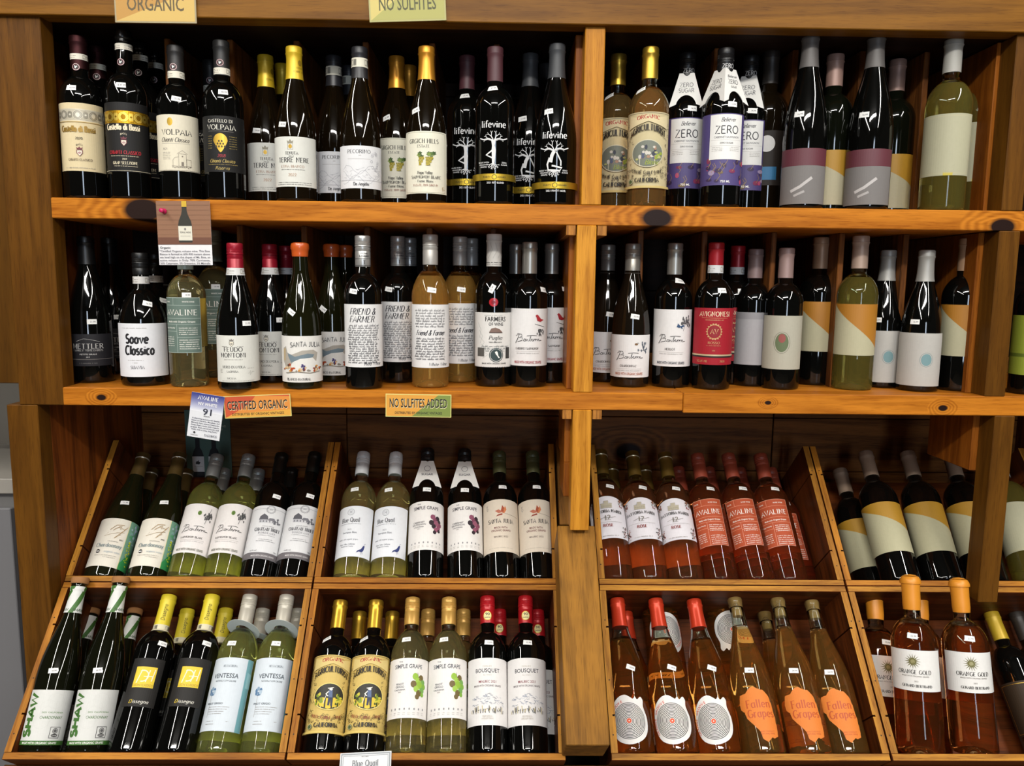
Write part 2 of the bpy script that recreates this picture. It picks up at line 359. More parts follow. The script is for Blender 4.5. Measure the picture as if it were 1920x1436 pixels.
# ------------------------------------------------------------------ bottles
def lathe(prof, seg=36, close_top=True, close_bot=True):
    vs, fs = [], []
    for r, z in prof:
        for i in range(seg):
            a = 2*pi*i/seg; vs.append((r*sin(a), -r*cos(a), z))
    for j in range(len(prof)-1):
        for i in range(seg):
            k = (i+1) % seg
            fs.append((j*seg+i, j*seg+k, (j+1)*seg+k, (j+1)*seg+i))
    if close_bot: fs.append(tuple(range(seg-1, -1, -1)))
    if close_top: b = (len(prof)-1)*seg; fs.append(tuple(b+i for i in range(seg)))
    return vs, fs
RN = .0143
def interp(tab, t):
    for (a, x), (b, y) in zip(tab, tab[1:]):
        if t <= b: return x+(y-x)*max(0, (t-a))/(b-a)
    return tab[-1][1]
def side_profile(kind, H, R):
    """outer side of the glass from foot to mouth, (radius, z)"""
    p = [(R-.006, 0), (R-.0022, .0006), (R-.0005, .003), (R, .007)]
    if kind in ('bdx', 'squat', 'round'):
        z1, z2 = {'bdx': (.615, .755), 'squat': (.47, .73), 'round': (.60, .77)}[kind]
        for k in range(1, 4): p.append((R, .007+(z1*H-.007)*k/3))
        e = 1.9 if kind == 'bdx' else 1.7
        for k in range(1, 15):
            t = k/14; s = 1-(1-t)**.0 if False else t
            r = RN+(R-RN)*((1-s**e)**.78 if s < 1 else 0)
            p.append((max(r, RN+.0008*(1-t)), H*(z1+(z2-z1)*s)))
    else:
        tab = {'bgy': [(.38, 1), (.42, .995), (.5, .935), (.58, .82), (.66, .66), (.73, .51), (.79, .405), (.83, .38)],
               'slim': [(.40, 1), (.46, .99), (.54, .92), (.62, .79), (.70, .62), (.77, .47), (.82, .40), (.86, .38)]}[kind]
        p.append((R, .2*H)); p.append((R, tab[0][0]*H))
        n = 22; a, b = tab[0][0], tab[-1][0]
        raw = [interp(tab, a+(b-a)*k/n) for k in range(n+1)]
        for _ in range(2): raw = [raw[0]]+[(raw[i-1]+raw[i]*2+raw[i+1])/4 for i in range(1, n)]+[raw[-1]]
        for k in range(1, n+1): p.append((max(RN, R*raw[k]), H*(a+(b-a)*k/n)))
    p += [(RN-.0003, .90*H), (RN-.0006, H-.016), (RN+.0004, H-.0155), (RN+.0006, H-.004), (RN-.0006, H-.0006), (RN-.004, H-.0005)]
    return p
def rad_fn(p):
    tab = [(z, r) for r, z in p if z > .0065]
    return lambda z: interp(tab, z)
def make_glass(name, p, H, R, gl, root, fill=.70):
    punt = [(.0004, .014), (R*.3, .012), (R*.62, .004), (R-.008, .0002)]
    prof = punt+p
    vs, fs = lathe(prof, 40)
    if gl[0] == 'dark':
        return mesh_obj(name, vs, fs, darkglass(gl[1]), root, smooth=True)
    # clear glass: wine up to the fill line, a hollow of air in the neck above it
    zf = fill*H; mats = [wine(gl[1], gl[2] if len(gl) > 2 else .3), clearglass(gl[3] if len(gl) > 3 else 'e8efe6')]
    mi = [0 if vs[f[0]][2] < zf-.004 else 1 for f in fs]
    f2 = rad_fn(p); cav = [(max(.001, f2(zf+.001)-.0025), zf+.001)]
    k = 14
    for i in range(1, k+1):
        z = zf+.001+(H-.02-zf)*i/k; cav.append((max(.008, f2(z)-.0028), z))
    v2, fc2 = lathe(cav, 40); b = len(vs)
    fs = fs+[tuple(b+i for i in reversed(f)) for f in fc2]; vs = vs+v2
    mi += [1]*len(fc2)
    return mesh_obj(name, vs, fs, mats, root, mi, True)
def make_cap(style, H, zb, m, root, name='capsule', rf=None, m2=None):
    z0 = zb*H; r = lambda z: rf(z)+.0007; g = RN+.0008
    if style == 'foil':
        pr = [(r(z0), z0)]
        for k in range(1, 6): z = z0+(H-.014-z0)*k/6; pr.append((r(z), z))
        pr += [(g, H-.0155), (g+.0009, H-.0135), (g+.0010, H-.0125), (g+.0001, H-.0118), (g+.0002, H-.0025), (g-.0006, H-.0004), (g-.0025, H+.0004), (.0005, H+.0005)]
    elif style == 'screw':
        pr = [(r(z0), z0), (g, z0+.001)]
        top = H; t1 = H-.019
        pr += [(g, t1-.012), (g-.0005, t1-.0112), (g-.0005, t1-.0102), (g, t1-.0094), (g, t1-.0045), (g-.0008, t1-.004), (g-.0008, t1-.003), (g+.0002, t1-.0024)]
        for k in range(4):
            z = t1+k*.0022; pr += [(g+.0004, z), (g-.0003, z+.0011)]
        pr += [(g+.0001, t1+.010), (g, H-.0018), (g-.0007, H-.0003), (g-.002, H+.0003), (.0005, H+.0003)]
    elif style == 'wax':
        pr = [(r(z0)+.0003, z0+.001), (r(z0)+.0012, z0+.004), (g+.0006, H-.020), (g+.0012, H-.014), (g+.0026, H-.011), (g+.0024, H-.004), (g+.0012, H-.0006), (g-.003, H+.0012), (.0005, H+.0016)]
    elif style == 'dome':
        pr = [(r(z0), z0)]
        for k in range(1, 4): z = z0+(H-.024-z0)*k/4; pr.append((max(r(z), g+.0008), z))
        pr += [(g+.0014, H-.018), (g+.0016, H-.0152), (g+.0036, H-.0150), (g+.0038, H-.011), (g+.0026, H-.0070), (g+.0001, H-.0025), (g-.006, H+.001), (.0005, H+.0022)]
    elif style == 'cork':
        pr = [(RN-.0010, H-.003), (RN+.0020, H-.0028), (RN+.0030, H-.001), (RN+.0032, H+.008), (RN+.0022, H+.0102), (RN-.004, H+.0108), (.0005, H+.011)]
    elif style == 'olive':
        pr = [(r(z0), z0)]
        for k in range(1, 6): z = z0+(H-.016-z0)*k/6; pr.append((r(z), z))
        pr += [(g, H-.0155), (g+.0010, H-.014), (g+.0003, H-.0128), (g+.0003, H-.0012), (g-.002, H+.0004), (.0005, H+.0005)]
    vs, fs = lathe(pr, 32)
    mats = [m]; mi = None
    if style == 'olive' and m2:
        mats = [m, m2]; mi = [1 if H-.0156 < (vs[f[0]][2]+vs[f[2]][2])/2 < H-.0126 else 0 for f in fs]
    o = mesh_obj(name, vs, fs, mats, root, mi, True)
    for pl in o.data.polygons: pl.use_smooth = True
    try: o.data.set_sharp_from_angle(angle=R_(38))
    except Exception: pass
    return o

INK = mat('1d1a1a', .6); GREY = mat('8b8580', .6); WHT = mat('f1efea', .55)
STK = paper('f2f1ee'); GOLD = foil('c9a545', .38); GOLDP = mat('b8953a', .45, .5)
def sticker(root, rf, z, x=0, txt='18.99', rot=0, yellow=False):
    """little price sticker on the shoulder"""
    p = Print(); w, h = 17, 9.5
    c, s = cos(rot), sin(rot)
    p.poly([(a*c-b*s, a*s+b*c) for a, b in ((-w/2, -h/2), (w/2, -h/2), (w/2, h/2), (-w/2, h/2))], mat('e3cf45', .6) if yellow else STK)
    p.text(txt, 1.5*c, -1.6+1.5*s, 3.2, mat('4a4a50', .6), rot=rot)
    p.build('price_sticker', root, rf, z, 0, .0006, xoff=x, step=3)
def band(root, rf, z0, h, colr='e9e4d4', kind='text', extra=.0009):
    """paper seal strip round the neck"""
    p = Print(); W = 70
    p.rect(-W/2, 0, W/2, h, paper(colr))
    for c in (-12, 14):
        p.rect(c-5.5, h*.18, c-.5, h*.82, mat('a9a294', .6)); p.rect(c-4.6, h*.3, c-1.4, h*.7, paper(colr))
        if kind == 'bar':
            for k in range(5): p.rect(c+.6+k*1.15, h*.15, c+1.3+k*1.15, h*.85, INK)
        else:
            p.tiny(c+.5, c+10, h*.52, 1.6, mat('6a6257', .6)); p.tiny(c+.5, c+9, h*.22, 1.2, mat('8a8070', .6))
    p.build('neck_seal', root, rf, z0, 0, extra, step=2.5)
def rooster(root, rf, z, x=0):
    p = Print(); p.ell(0, 0, 6.6, 6.6, mat('6b2733', .5), 22); p.ring(0, 0, 5.9, .5, WHT); p.ell(0, 0, 4.2, 4.2, mat('120c0e', .5))
    p.poly([(-1.6, -2.6), (-.2, -2.9), (.2, -1.4), (1.6, -.8), (2.4, .8), (1.8, 2.9), (1.2, 1), (0, .6), (-.4, 2), (-1.5, 3.1), (-2.6, 2), (-1.6, 1.6), (-2.1, 0)], WHT)
    p.build('round_seal', root, rf, z, 0, .0013, xoff=x, step=2)
def hanger(root, H, rf, z0, z1, front, turn=0, left=None):
    """folded card sleeve hung over the neck: four sloping faces with a scalloped hem"""
    m = paper('e9e7e2'); ra, rb = .0172, .0395
    vs, fs = [], []; n = 8
    for k in range(4):
        a0 = R_(-45+90*k+turn); a1 = R_(45+90*k+turn); b = len(vs)
        for i in range(n+1):
            t = i/n; bow = .010*(sin(pi*t)) if True else 0
            pa = Vector((sin(a0), -cos(a0), 0)).lerp(Vector((sin(a1), -cos(a1), 0)), t)*ra*1.12
            pb = Vector((sin(a0), -cos(a0), 0)).lerp(Vector((sin(a1), -cos(a1), 0)), t)*rb*1.12
            tt = (z0+bow-z0)/(z1-z0)
            pb = pb.lerp(pa, tt)
            vs += [(pa.x, pa.y, z1), (pb.x, pb.y, z0+bow)]
        fs += [(b+2*i, b+2*i+1, b+2*i+3, b+2*i+2) for i in range(n)]
    o = mesh_obj('neck_sleeve', vs, fs, m, root)
    md = o.modifiers.new('s', 'SOLIDIFY'); md.thickness = .0004
    # print on the front face, which slopes from ra to rb
    yb, yt = -rb*1.12*cos(pi/4), -ra*1.12*cos(pi/4); L = math.hypot(z1-z0, yb-yt); t = math.atan2(yt-yb, z1-z0)
    ang = -t
    for pr_, az in ((front, turn), (left, turn-90)):
        if pr_: pr_.build('lettering', o, None, 0, 0, .0004, .00004, M4=Matrix.Rotation(R_(az), 4, 'Z') @ Matrix.Translation((0, yb, z0)) @ Matrix.Rotation(ang, 4, 'X'))
    return o

DES = {}
def design(name):
    def w(f): DES[name] = f; return f
    return w
def new_root(): return bpy.data.objects.new('wine_bottle', None)
def start(kind, H, R, gl, cap, zb, cm, fill=.70, m2=None):
    root = link(new_root()); root.empty_display_size = .02
    p = side_profile(kind, H, R); rf = rad_fn(p)
    g = make_glass('glass_body', p, H, R, gl, root, fill)
    if cap: make_cap(cap, H, zb, cm, root, 'cork_stopper' if cap == 'cork' else 'screw_cap' if cap == 'screw' else 'wax_seal' if cap == 'wax' else 'capsule', rf, m2)
    return root, rf
def label(root, rf, z0, z1, w, colr, draw, rot=0, name='label', shape=None, off=.0004):
    """paper label (own mesh) with its printing as a sub-part; coordinates in mm, y from the label's foot"""
    h = (z1-z0)*1000; p = Print()
    m = colr if not isinstance(colr, str) else paper(colr)
    if shape: p.poly(shape, m)
    else: p.rect(-w/2, 0, w/2, h, m)
    lb = p.build(name, root, rf, z0, rot, off, step=4)
    q = Print(); draw(q, w, h)
    if q.f: q.build('lettering', lb, rf, z0, rot, off+.00008, .00002, step=4)
    return lb
BLK = ('dark', '070706'); BLKG = ('dark', '0b0d07'); BRN = ('dark', '120c05')
BEIGE = 'd9c8a0'

def crest(q, x, y, s, m, m2):
    q.poly([(x-s, y+s), (x+s, y+s), (x+s, y-.2*s), (x, y-1.3*s), (x-s, y-.2*s)], m); q.poly([(x-.75*s, y+.8*s), (x+.75*s, y+.8*s), (x+.75*s, y-.15*s), (x, y-1.05*s), (x-.75*s, y-.15*s)], paper('e8e0cc'))
    q.ell(x, y, .5*s, .38*s, m2); q.poly([(x-.7*s, y-.05*s), (x, y+.2*s), (x+.7*s, y-.05*s), (x, y-.5*s)], m2)
    q.poly([(x-.8*s, y+1.15*s), (x+.8*s, y+1.15*s), (x+1.05*s, y+2*s), (x+.45*s, y+1.55*s), (x, y+2.2*s), (x-.45*s, y+1.55*s), (x-1.05*s, y+2*s)], m)
def coinband(q, w, y0, y1, bg, m, m2):
    q.rect(-w/2, y0, w/2, y1, bg); q.rect(-w/2, y0, w/2, y0+.8, m2); q.rect(-w/2, y1-.8, w/2, y1, m2)
    c = (y0+y1)/2; r = (y1-y0)/2-2
    for k in range(-4, 5):
        x = k*13.0
        if k % 2 == 0: q.ell(x, c, r, r, m); q.ring(x, c, r, .7, m2); q.ell(x, c, r*.45, r*.5, m2); q.ring(x, c, r*.7, .4, m2)
        else: q.ell(x, c, r*.62, r*.7, m); q.frame(x-4.6, y0+2.5, x+4.6, y1-2.5, .5, m2); q.ell(x, c, 1.8, 1.8, m2)

@design('rossi_cream')
def _():
    root, rf = start('bdx', .30, .0375, BLK, 'foil', .80, foil('3a1c1e', .5))
    band(root, rf, .256, .0105*1000); rooster(root, rf, .242, -3)
    sticker(root, rf, .200, -9, '18.99')
    g = mat('9a9488', .4, .4); br = mat('9a7a35', .45, .4)
    def d(q, w, h):
        coinband(q, w, 91, 112, mat('b9b19c', .5), mat('8f8a7c', .4, .4), mat('cfc9b8', .4, .3)); q.rect(-w/2, 88, w/2, 88.9, br)
        q.text('Castello di Bossi', -2, 71, 10.5, br, 'pen', w=1.7, sx=.62, wid=60); q.text('2020', 0, 57, 4.2, INK, 'serif')
        q.text('BACCI', 0, 45, 2.8, INK, 'serif', bow=2); crest(q, 0, 33, 5.2, mat('6b2733', .5), mat('b08a8a', .5))
        q.text('CHIANTI CLASSICO', 0, 18.5, 4, mat('4a3a2a'), 'serif', wid=40); q.tiny(-26, 26, 5, 1.5, GREY)
    label(root, rf, .050, .173, 104, BEIGE, d, .0); return root
@design('rossi_black')
def _():
    root, rf = start('bdx', .312, .0375, BLK, 'foil', .935, mat('0a0a0a', .25))
    p = Print(); p.rect(-48, 0, 48, 11, paper('e9e4d4'))
    for c in (-12, 12): p.tiny(c-9, c+9, 5.5, 2, GREY); p.tiny(c-9, c+9, 2, 1.6, mat('7a5a5a'))
    p.build('neck_seal', root, rf, .276, 0, .0012, step=2.5); rooster(root, rf, .253, -4); sticker(root, rf, .207, -2, '$ 47.99')
    rd = mat('b5202e', .5); y = mat('e2d6b8', .5)
    def d(q, w, h):
        coinband(q, w, 88, 111, foil('d8a92c', .35), foil('e6c65a', .35), foil('8a6412', .4))
        q.text('Castello di Bossi', -3, 76, 10.5, y, 'pen', w=1.7, wid=60); q.text('BACCI', -1, 66, 2.8, y, 'serif', bow=2); crest(q, -1, 53, 5.2, mat('6b2733', .5), mat('b08a8a', .5))
        q.text('CHIANTI CLASSICO', -1, 32, 6.2, rd, 'serif', wid=56); q.tiny(-26, 24, 28, 1.4, y); q.text('2019', -1, 21.5, 3, y, 'serif'); q.text('GRAN SELEZIONE', -1, 13.5, 5, y, 'serif', wid=43); q.tiny(-20, 20, 9.5, 1.3, y); q.rect(-w/2, 1.5, w/2, 2.1, y)
    label(root, rf, .050, .176, 104, '1b1a1a', d, .0); return root
@design('volpaia_cream')
def _():
    root, rf = start('bdx', .29, .0375, BLK, 'foil', .79, mat('242222', .45))
    band(root, rf, .229, 12.5); rooster(root, rf, .249, -2); sticker(root, rf, .186, 5, '21.99', -.12)
    def d(q, w, h):
        q.ell(-9, h-13, 5.2, 7.5, GOLD); q.text('VOLPAIA', 2, h-37, 9.5, INK, 'serif', wid=56); q.text('Chianti Classico', -2, h-50, 8, mat('3a3430'), 'pen', sh=.3, wid=52)
        q.rect(-28, h-53, 26, h-52.5, GREY); q.text('2021', -26, h-65, 4, GREY, 'serif', al='l')
        for k in range(5): q.tiny(-26, -10, h-70-k*3, 1.2, GREY)
        b = mat('7b7266')
        q.frame(4, 9, 18, 32, .5, b); q.line([(2, 32), (11, 38), (20, 32)], .6, b); q.frame(18, 9, 27, 22, .5, b); q.line([(-6, 9), (-6, 20), (-2, 25), (4, 26)], .5, b)
        q.ell(11, 27, 1.3, 1.3, b); q.rect(9, 9, 13, 17, b); q.line([(-8, 9), (28, 9)], .6, b)
        for k in range(10): q.ell(-6+k*3.4, 7+random.uniform(-1, 1), 1.3, .8, b, 8)
        q.rect(-w/2, 1, w/2, 1.6, GREY)
    label(root, rf, .0535, .157, 104, 'e0d8c2', d, .02); return root
@design('volpaia_black')
def _():
    root, rf = start('bdx', .30, .0375, BLK, 'foil', .785, mat('222222', .45))
    band(root, rf, .237, 12); rooster(root, rf, .258, -2); sticker(root, rf, .200, 3, '44.99')
    g = mat('b09a55', .5); wt = mat('e0dccf')
    def d(q, w, h):
        q.text('CASTELLO DI', -7, h-12, 5.6, wt, 'serif', wid=46); q.text('VOLPAIA', -5, h-25, 8.5, wt, 'serif', wid=54); q.rect(-30, h-28.5, 18, h-28, GREY)
        q.poly([(-7+13*cos(a)*(1 if sin(a) > 0 else (1+sin(a)*.62)), h-46+(14 if sin(a) > 0 else 21)*sin(a)) for a in [2*pi*k/28 for k in range(28)]], GOLD)
        for r in range(3):
            for c in range(r+2): q.poly([(-7+(c-(r+1)/2)*5-1.6, h-46-r*5-2), (-7+(c-(r+1)/2)*5+1.6, h-46-r*5-2), (-7+(c-(r+1)/2)*5+1.6, h-46-r*5+.6), (-7+(c-(r+1)/2)*5, h-46-r*5+2.2), (-7+(c-(r+1)/2)*5-1.6, h-46-r*5+.6)], mat('4b3c14', .5))
        for k in range(6): q.tiny(-31, -22, h-38-k*4.4, 1.2, g); q.tiny(9, 24, h-38-k*4.4, 1.2, g)
        q.text('2018', -6, h-76, 5.4, mat('a0303a'), 'serif', sh=.2); q.text('Chianti Classico', -5, h-86, 6.4, g, 'pen', sh=.3, wid=46); q.tiny(-32, 24, h-90, 1.2, g); q.text('Riserva', -5, h-99, 6, g, 'pen', sh=.3)
    label(root, rf, .053, .156, 108, '191919', d, .06); return root
@design('terre_nere')
def _():
    root, rf = start('bgy', .290, .0395, BRN, 'foil', .79, mat('d9b52a', .38, .25))
    p = Print(); k = mat('8a6d12', .5)
    for x in (13,): p.ell(x, 22, 4, 5.5, k); p.text('TENUTA', x, 11, 3, k, 'serif'); p.text('TERRE NERE', x, 4, 3.4, k, 'serif')
    p.build('lettering', root, rf, .237, 0, .0012, step=2.5); sticker(root, rf, .142, -21, '29.99', -.1)
    def d(q, w, h):
        g = mat('8f8a78'); q.frame(-10, h-24, 0, h-12, .6, g); q.poly([(-10, h-12), (0, h-12), (1, h-7), (-2, h-9), (-5, h-5), (-8, h-9), (-11, h-7)], g); q.ell(-5, h-18, 3.4, 4, GOLDP)
        q.text('TENUTA', -3, h-33, 5.4, INK, 'serif', wid=24); q.text('DELLE', -3, h-37.5, 2.6, INK, 'serif'); q.text('TERRE NERE', 0, h-47, 8.4, INK, 'serif', wid=60)
        q.text('ETNA BIANCO', -2, h-57, 4.4, mat('a07a60'), 'serif', wid=44); q.tiny(-24, 22, h-61, 1.2, INK); q.text('2022', -2, h-73, 5.2, mat('b0896a'), 'serif')
        q.tiny(-34, 36, 7, 1.4, INK); q.tiny(-34, 36, 3.5, 1.4, INK)
    label(root, rf, .027, .119, 104, 'dcdcd4', d, .0); return root
@design('pecorino')
def _():
    root, rf = start('bgy', .290, .0395, BRN, 'foil', .80, mat('26262a', .4))
    band(root, rf, .252, 17, 'e6e2d0', 'bar', .0014)
    g = mat('a5a5ac')
    def d(q, w, h):
        q.text('PECORINO', -4, h-14, 6.6, mat('3a3a3e'), 'serif', wid=44); q.text('2021', -2, h-19, 2, GREY); q.rect(-26, h-24.5, 18, h-24, GREY)
        for k in range(3):
            pts = [(-38+i*4, h-44-k*9+8*sin(i*.55+k*2)+random.uniform(-1, 1)) for i in range(20)]; q.line(pts, .6, g)
        for k in range(34):
            x = random.uniform(-36, 38); y = random.uniform(18, h-40); q.line([(x, y), (x+random.uniform(2, 7), y+random.uniform(-5, 5))], .4, g)
        for k in range(14): a = random.uniform(0, 6.28); q.ring(27+7*cos(a), h-28+16*sin(a), 2.6, .4, g, 8)
        q.rect(-w/2, 15, w/2, 15.5, g); q.text('De Angelis', 0, 5.5, 5.6, INK, 'serif', wid=28)
    label(root, rf, .0255, .104, 104, 'e2e2e4', d, 0); return root
@design('grgich')
def _():
    root, rf = start('bgy', .290, .0395, BRN, 'foil', .79, mat('d08f2c', .35, .55))
    def d(q, w, h):
        q.frame(-44, 2, 44, h-2, .6, mat('8a8a70')); q.text('GRGICH HILLS', -3, h-22, 7.6, mat('2d2a20'), 'serif', wid=58); q.text('ESTATE', -3, h-30, 4.8, mat('2d2a20'), 'serif')
        gr = [mat('4f6b2c'), mat('7a8f3a'), mat('395222')]
        for k in range(12):
            a = random.uniform(0, 6.28); x = random.choice((-12, 12))+random.uniform(-6, 6); y = h-43+random.uniform(-5, 5)
            q.poly([(x+5*cos(a+t)*(1 if i % 2 else .55), y+4.5*sin(a+t)*(1 if i % 2 else .55)) for i, t in enumerate([pi*2*j/10 for j in range(10)])], gr[k % 3])
        for bx in (-7, 6, 9):
            for r in range(6):
                for c in range(max(1, 4-r//2)): q.ell(bx+(c-1.3)*2.6+random.uniform(-.5, .5), h-48-r*2.6, 1.6, 1.6, mat('b3a12e') if (r+c) % 2 else mat('8f8324'), 8)
        q.text('Napa Valley', 0, h-78, 5.2, INK, 'pen', wid=27); q.text('SAUVIGNON BLANC', 2, h-86, 5, INK, 'serif', wid=56); q.text('- Fume Blanc -', 1, h-93, 4.2, INK, 'serif'); q.text('ESTATE 2019 GROWN', 1, h-100, 3.4, mat('8a4a3a'), 'serif', wid=46)
        q.line([(36, 6), (34, 12), (38, 14), (36, 9), (41, 8)], .8, GOLDP)
    label(root, rf, .0175, .131, 104, 'e6e2cf', d, -.08)
    sticker(root, rf, .170, -22, '31.99', .3); return root
def tree(q, cx, cy, s, m, seat=False):
    """branching tree growing out of a posed figure, roots below"""
    def br(x, y, a, l, w, d):
        x2, y2 = x+l*cos(a), y+l*sin(a); q.line([(x, y), ((x+x2)/2+l*.08*sin(a), (y+y2)/2), (x2, y2)], w, m)
        if d: br(x2, y2, a+.55, l*.62, w*.65, d-1); br(x2, y2, a-.5, l*.62, w*.65, d-1)
    for a in (.35, 1.1, 2.0, 2.8): br(cx, cy+8*s, a, 10*s, 1.8*s, 2)
    for k in (-1, 1): q.line([(cx, cy+9*s), (cx+k*9*s, cy+13*s), (cx+k*18*s, cy+11*s), (cx+k*26*s, cy+14*s)], 2*s, m)
    if seat:
        q.line([(cx, cy+8*s), (cx-4*s, cy), (cx-6*s, cy-12*s)], 6*s, m); q.line([(cx-8*s, cy-4*s), (cx-12*s, cy-16*s), (cx-10*s, cy-26*s), (cx+10*s, cy-27*s), (cx+14*s, cy-22*s), (cx-4*s, cy-18*s)], 3.2*s, m); q.line([(cx+4*s, cy+6*s), (cx+12*s, cy-10*s), (cx+12*s, cy-18*s)], 2.4*s, m)
        y = cy-27*s
    else:
        q.poly([(cx-4*s, cy+10*s), (cx+4*s, cy+10*s), (cx+2.4*s, cy), (cx+4.5*s, cy-8*s), (cx+2*s, cy-34*s), (cx-2*s, cy-34*s), (cx-3*s, cy-8*s), (cx-2.4*s, cy)], m)
        q.line([(cx-1*s, cy-8*s), (cx-13*s, cy-17*s), (cx-2*s, cy-22*s)], 3*s, m); y = cy-32*s
    for a in (-.5, -1.0, -1.57, -2.1, -2.7): br(cx, y, a, 6*s, 1.3*s, 2)
def vine(seat):
    def f():
        if seat: root, rf = start('bgy', .293, .0395, BLK, 'foil', .79, mat('3b3d40', .5))
        else: root, rf = start('bdx', .290, .0375, BLK, 'foil', .785, mat('4e2a30', .5))
        w = mat('d9d9d9', .5); q = Print(); b = 41 if seat else 55
        q.text('lifevine', -2, (119 if seat else 139), 12, w, 'pen', w=1.3, wid=47)
        tree(q, -2, 88 if seat else 106, 1.0, w, seat)
        q.rect(-58, b-12, 58, b, foil('c8a93a', .4)); q.ring(0, b-6, 4.5, 1, INK); q.text('PURITY', -13, b-7.5, 3, INK); q.text('AWARD', 13, b-7.5, 3, INK)
        q.text('2021 PINOT NOIR' if seat else '2021 RED BLEND', 2, b-18, 3.6, w, wid=34 if seat else 30)
        for k, t in enumerate(('MADE WITH', 'ORGANIC', 'GRAPES')): q.text(t, -19, b+19-k*4, 2.6, w)
        for k, t in enumerate(('ZERO', 'SUGAR')): q.text(t, 17, b+19-k*4, 2.6, w)
        q.build('lettering', root, rf, 0, 0, .0003, step=4)
        sticker(root, rf, .168 if seat else .212, -14 if seat else -4, '17.99', .12); return root
    return f
DES['vine_stand'] = vine(False); DES['vine_seat'] = vine(True)
def ornate(q, w, h, bg, ink, dark):
    """busy engraved border of the farm label"""
    q.frame(-w/2+2, 2, w/2-2, h-2, .8, ink)
    for k in range(70):
        s = random.choice((-1, 1)); x = s*random.uniform(w*.24, w*.46); y = random.uniform(12, h-20)
        q.ring(x, y, random.uniform(1.6, 3.4), .55, ink, 7, a0=random.uniform(0, 180), a1=random.uniform(260, 359))
    for k in range(40):
        x = random.uniform(-w*.4, w*.4); y = random.uniform(20, 36); q.ring(x, y, random.uniform(1, 2.6), .5, ink, 7)
def agri(red):
    def f():
        if red: root, rf = start('bdx', .300, .0375, BLK, 'foil', .80, foil('c9a037', .35))
        else: root, rf = start('bdx', .292, .0375, ('clear', 'e6bd74', .07), 'foil', .805, foil('c9a540', .35), .74)
        dk = mat('231c14'); y0, y1 = (.033, .178) if red else (.033, .170)
        def d(q, w, h):
            ornate(q, w, h, None, dk if red else mat('4d4438'), dk)
            q.poly([(-38, h-30), (-36, h-6), (-20, h-10), (0, h-6), (20, h-10), (36, h-6), (38, h-30), (0, h-17)], paper('d9c27e' if red else 'd8c9a0'))
            q.text('ORGANIC', 0, h-15, 6.5, mat('a8342c'), 'serif', bow=3, wid=40, w=2.2)
            q.text('AGRICULTURIST', 0, h-45, 10.5, dk, 'serif', bow=12, wid=66, w=1.7)
            cy = h*.455
            q.ell(0, cy, 29, 25, mat('e6d27a') if red else mat('c9c2a8'), 28); q.ell(0, cy, 27.5, 23.5, mat('2a2820') if red else mat('6f7468'), 28)
            if red:
                q.poly([(-27, cy-5), (-12, cy-2), (0, cy-4), (14, cy-1), (27, cy-5), (22, cy-15), (0, cy-23), (-22, cy-15)], mat('d8bb33'))
                for k in range(26):
                    s = random.choice((-1, 1)); q.ell(s*random.uniform(12, 24), cy+random.uniform(-14, 4), random.uniform(1.5, 3.4), random.uniform(2, 4), random.choice((mat('7c8f22'), mat('c9bd3c'), mat('3d4a16'))), 7)
            else:
                for k in range(20): q.ell(random.uniform(-14, 14), cy+random.uniform(-10, 12), random.uniform(2, 4), random.uniform(2, 5), random.choice((mat('2e3342'), mat('a07b62'), mat('c8c2b8'), mat('4b5470'))), 8)
                for k in range(12): q.ell(random.choice((-1, 1))*random.uniform(14, 24), cy+random.uniform(-12, 2), 3, 2, random.choice((mat('8fa03c'), mat('b0b070'))), 7)
                q.text('Blanc', 8, cy-20, 8, mat('93a02c'), 'pen', sh=.3)
            if red:
                fx = mat('e6e2d8'); bl = mat('26304e')
                q.ell(2, cy+13, 3, 3, fx, 10); q.poly([(-4, cy+15), (7, cy+17), (6, cy+15.5), (-3, cy+13.5)], fx); q.poly([(-2, cy+11), (5, cy+11), (6, cy-2), (-1, cy-3)], mat('56688c')); q.line([(-1, cy+9), (-6, cy+4), (-2, cy)], 2, fx)
                q.poly([(-1, cy-2), (6, cy-2), (7, cy-17), (3.6, cy-17), (3, cy-6), (1.6, cy-17), (-1.6, cy-17)], bl); q.line([(-4, cy+6), (-9, cy-14)], .8, fx)
            q.text('RED TABLE WINE' if red else 'WHITE TABLE WINE', 0, 29, 5, mat('8a3b2c') if red else dk, 'serif', bow=-4, wid=54, w=1.8)
            q.text('CALIFORNIA', 0, 11, 7.4, dk, 'serif', wid=42, w=2.2); q.rect(-w/2, 0, w/2, 4, paper('d9bf6a' if red else 'cdb777'))
            q.ell(-30, 12, 5, 5, mat('4a5a34')); q.ring(-30, 12, 4.2, .6, paper('d8cfae'))
        label(root, rf, y0, y1, 108, 'd3b76a' if red else 'cbbd94', d, 0)
        sticker(root, rf, .213, -20 if red else -17, '17.99', .5); return root
    return f
DES['agri_red'] = agri(True); DES['agri_white'] = agri(False)
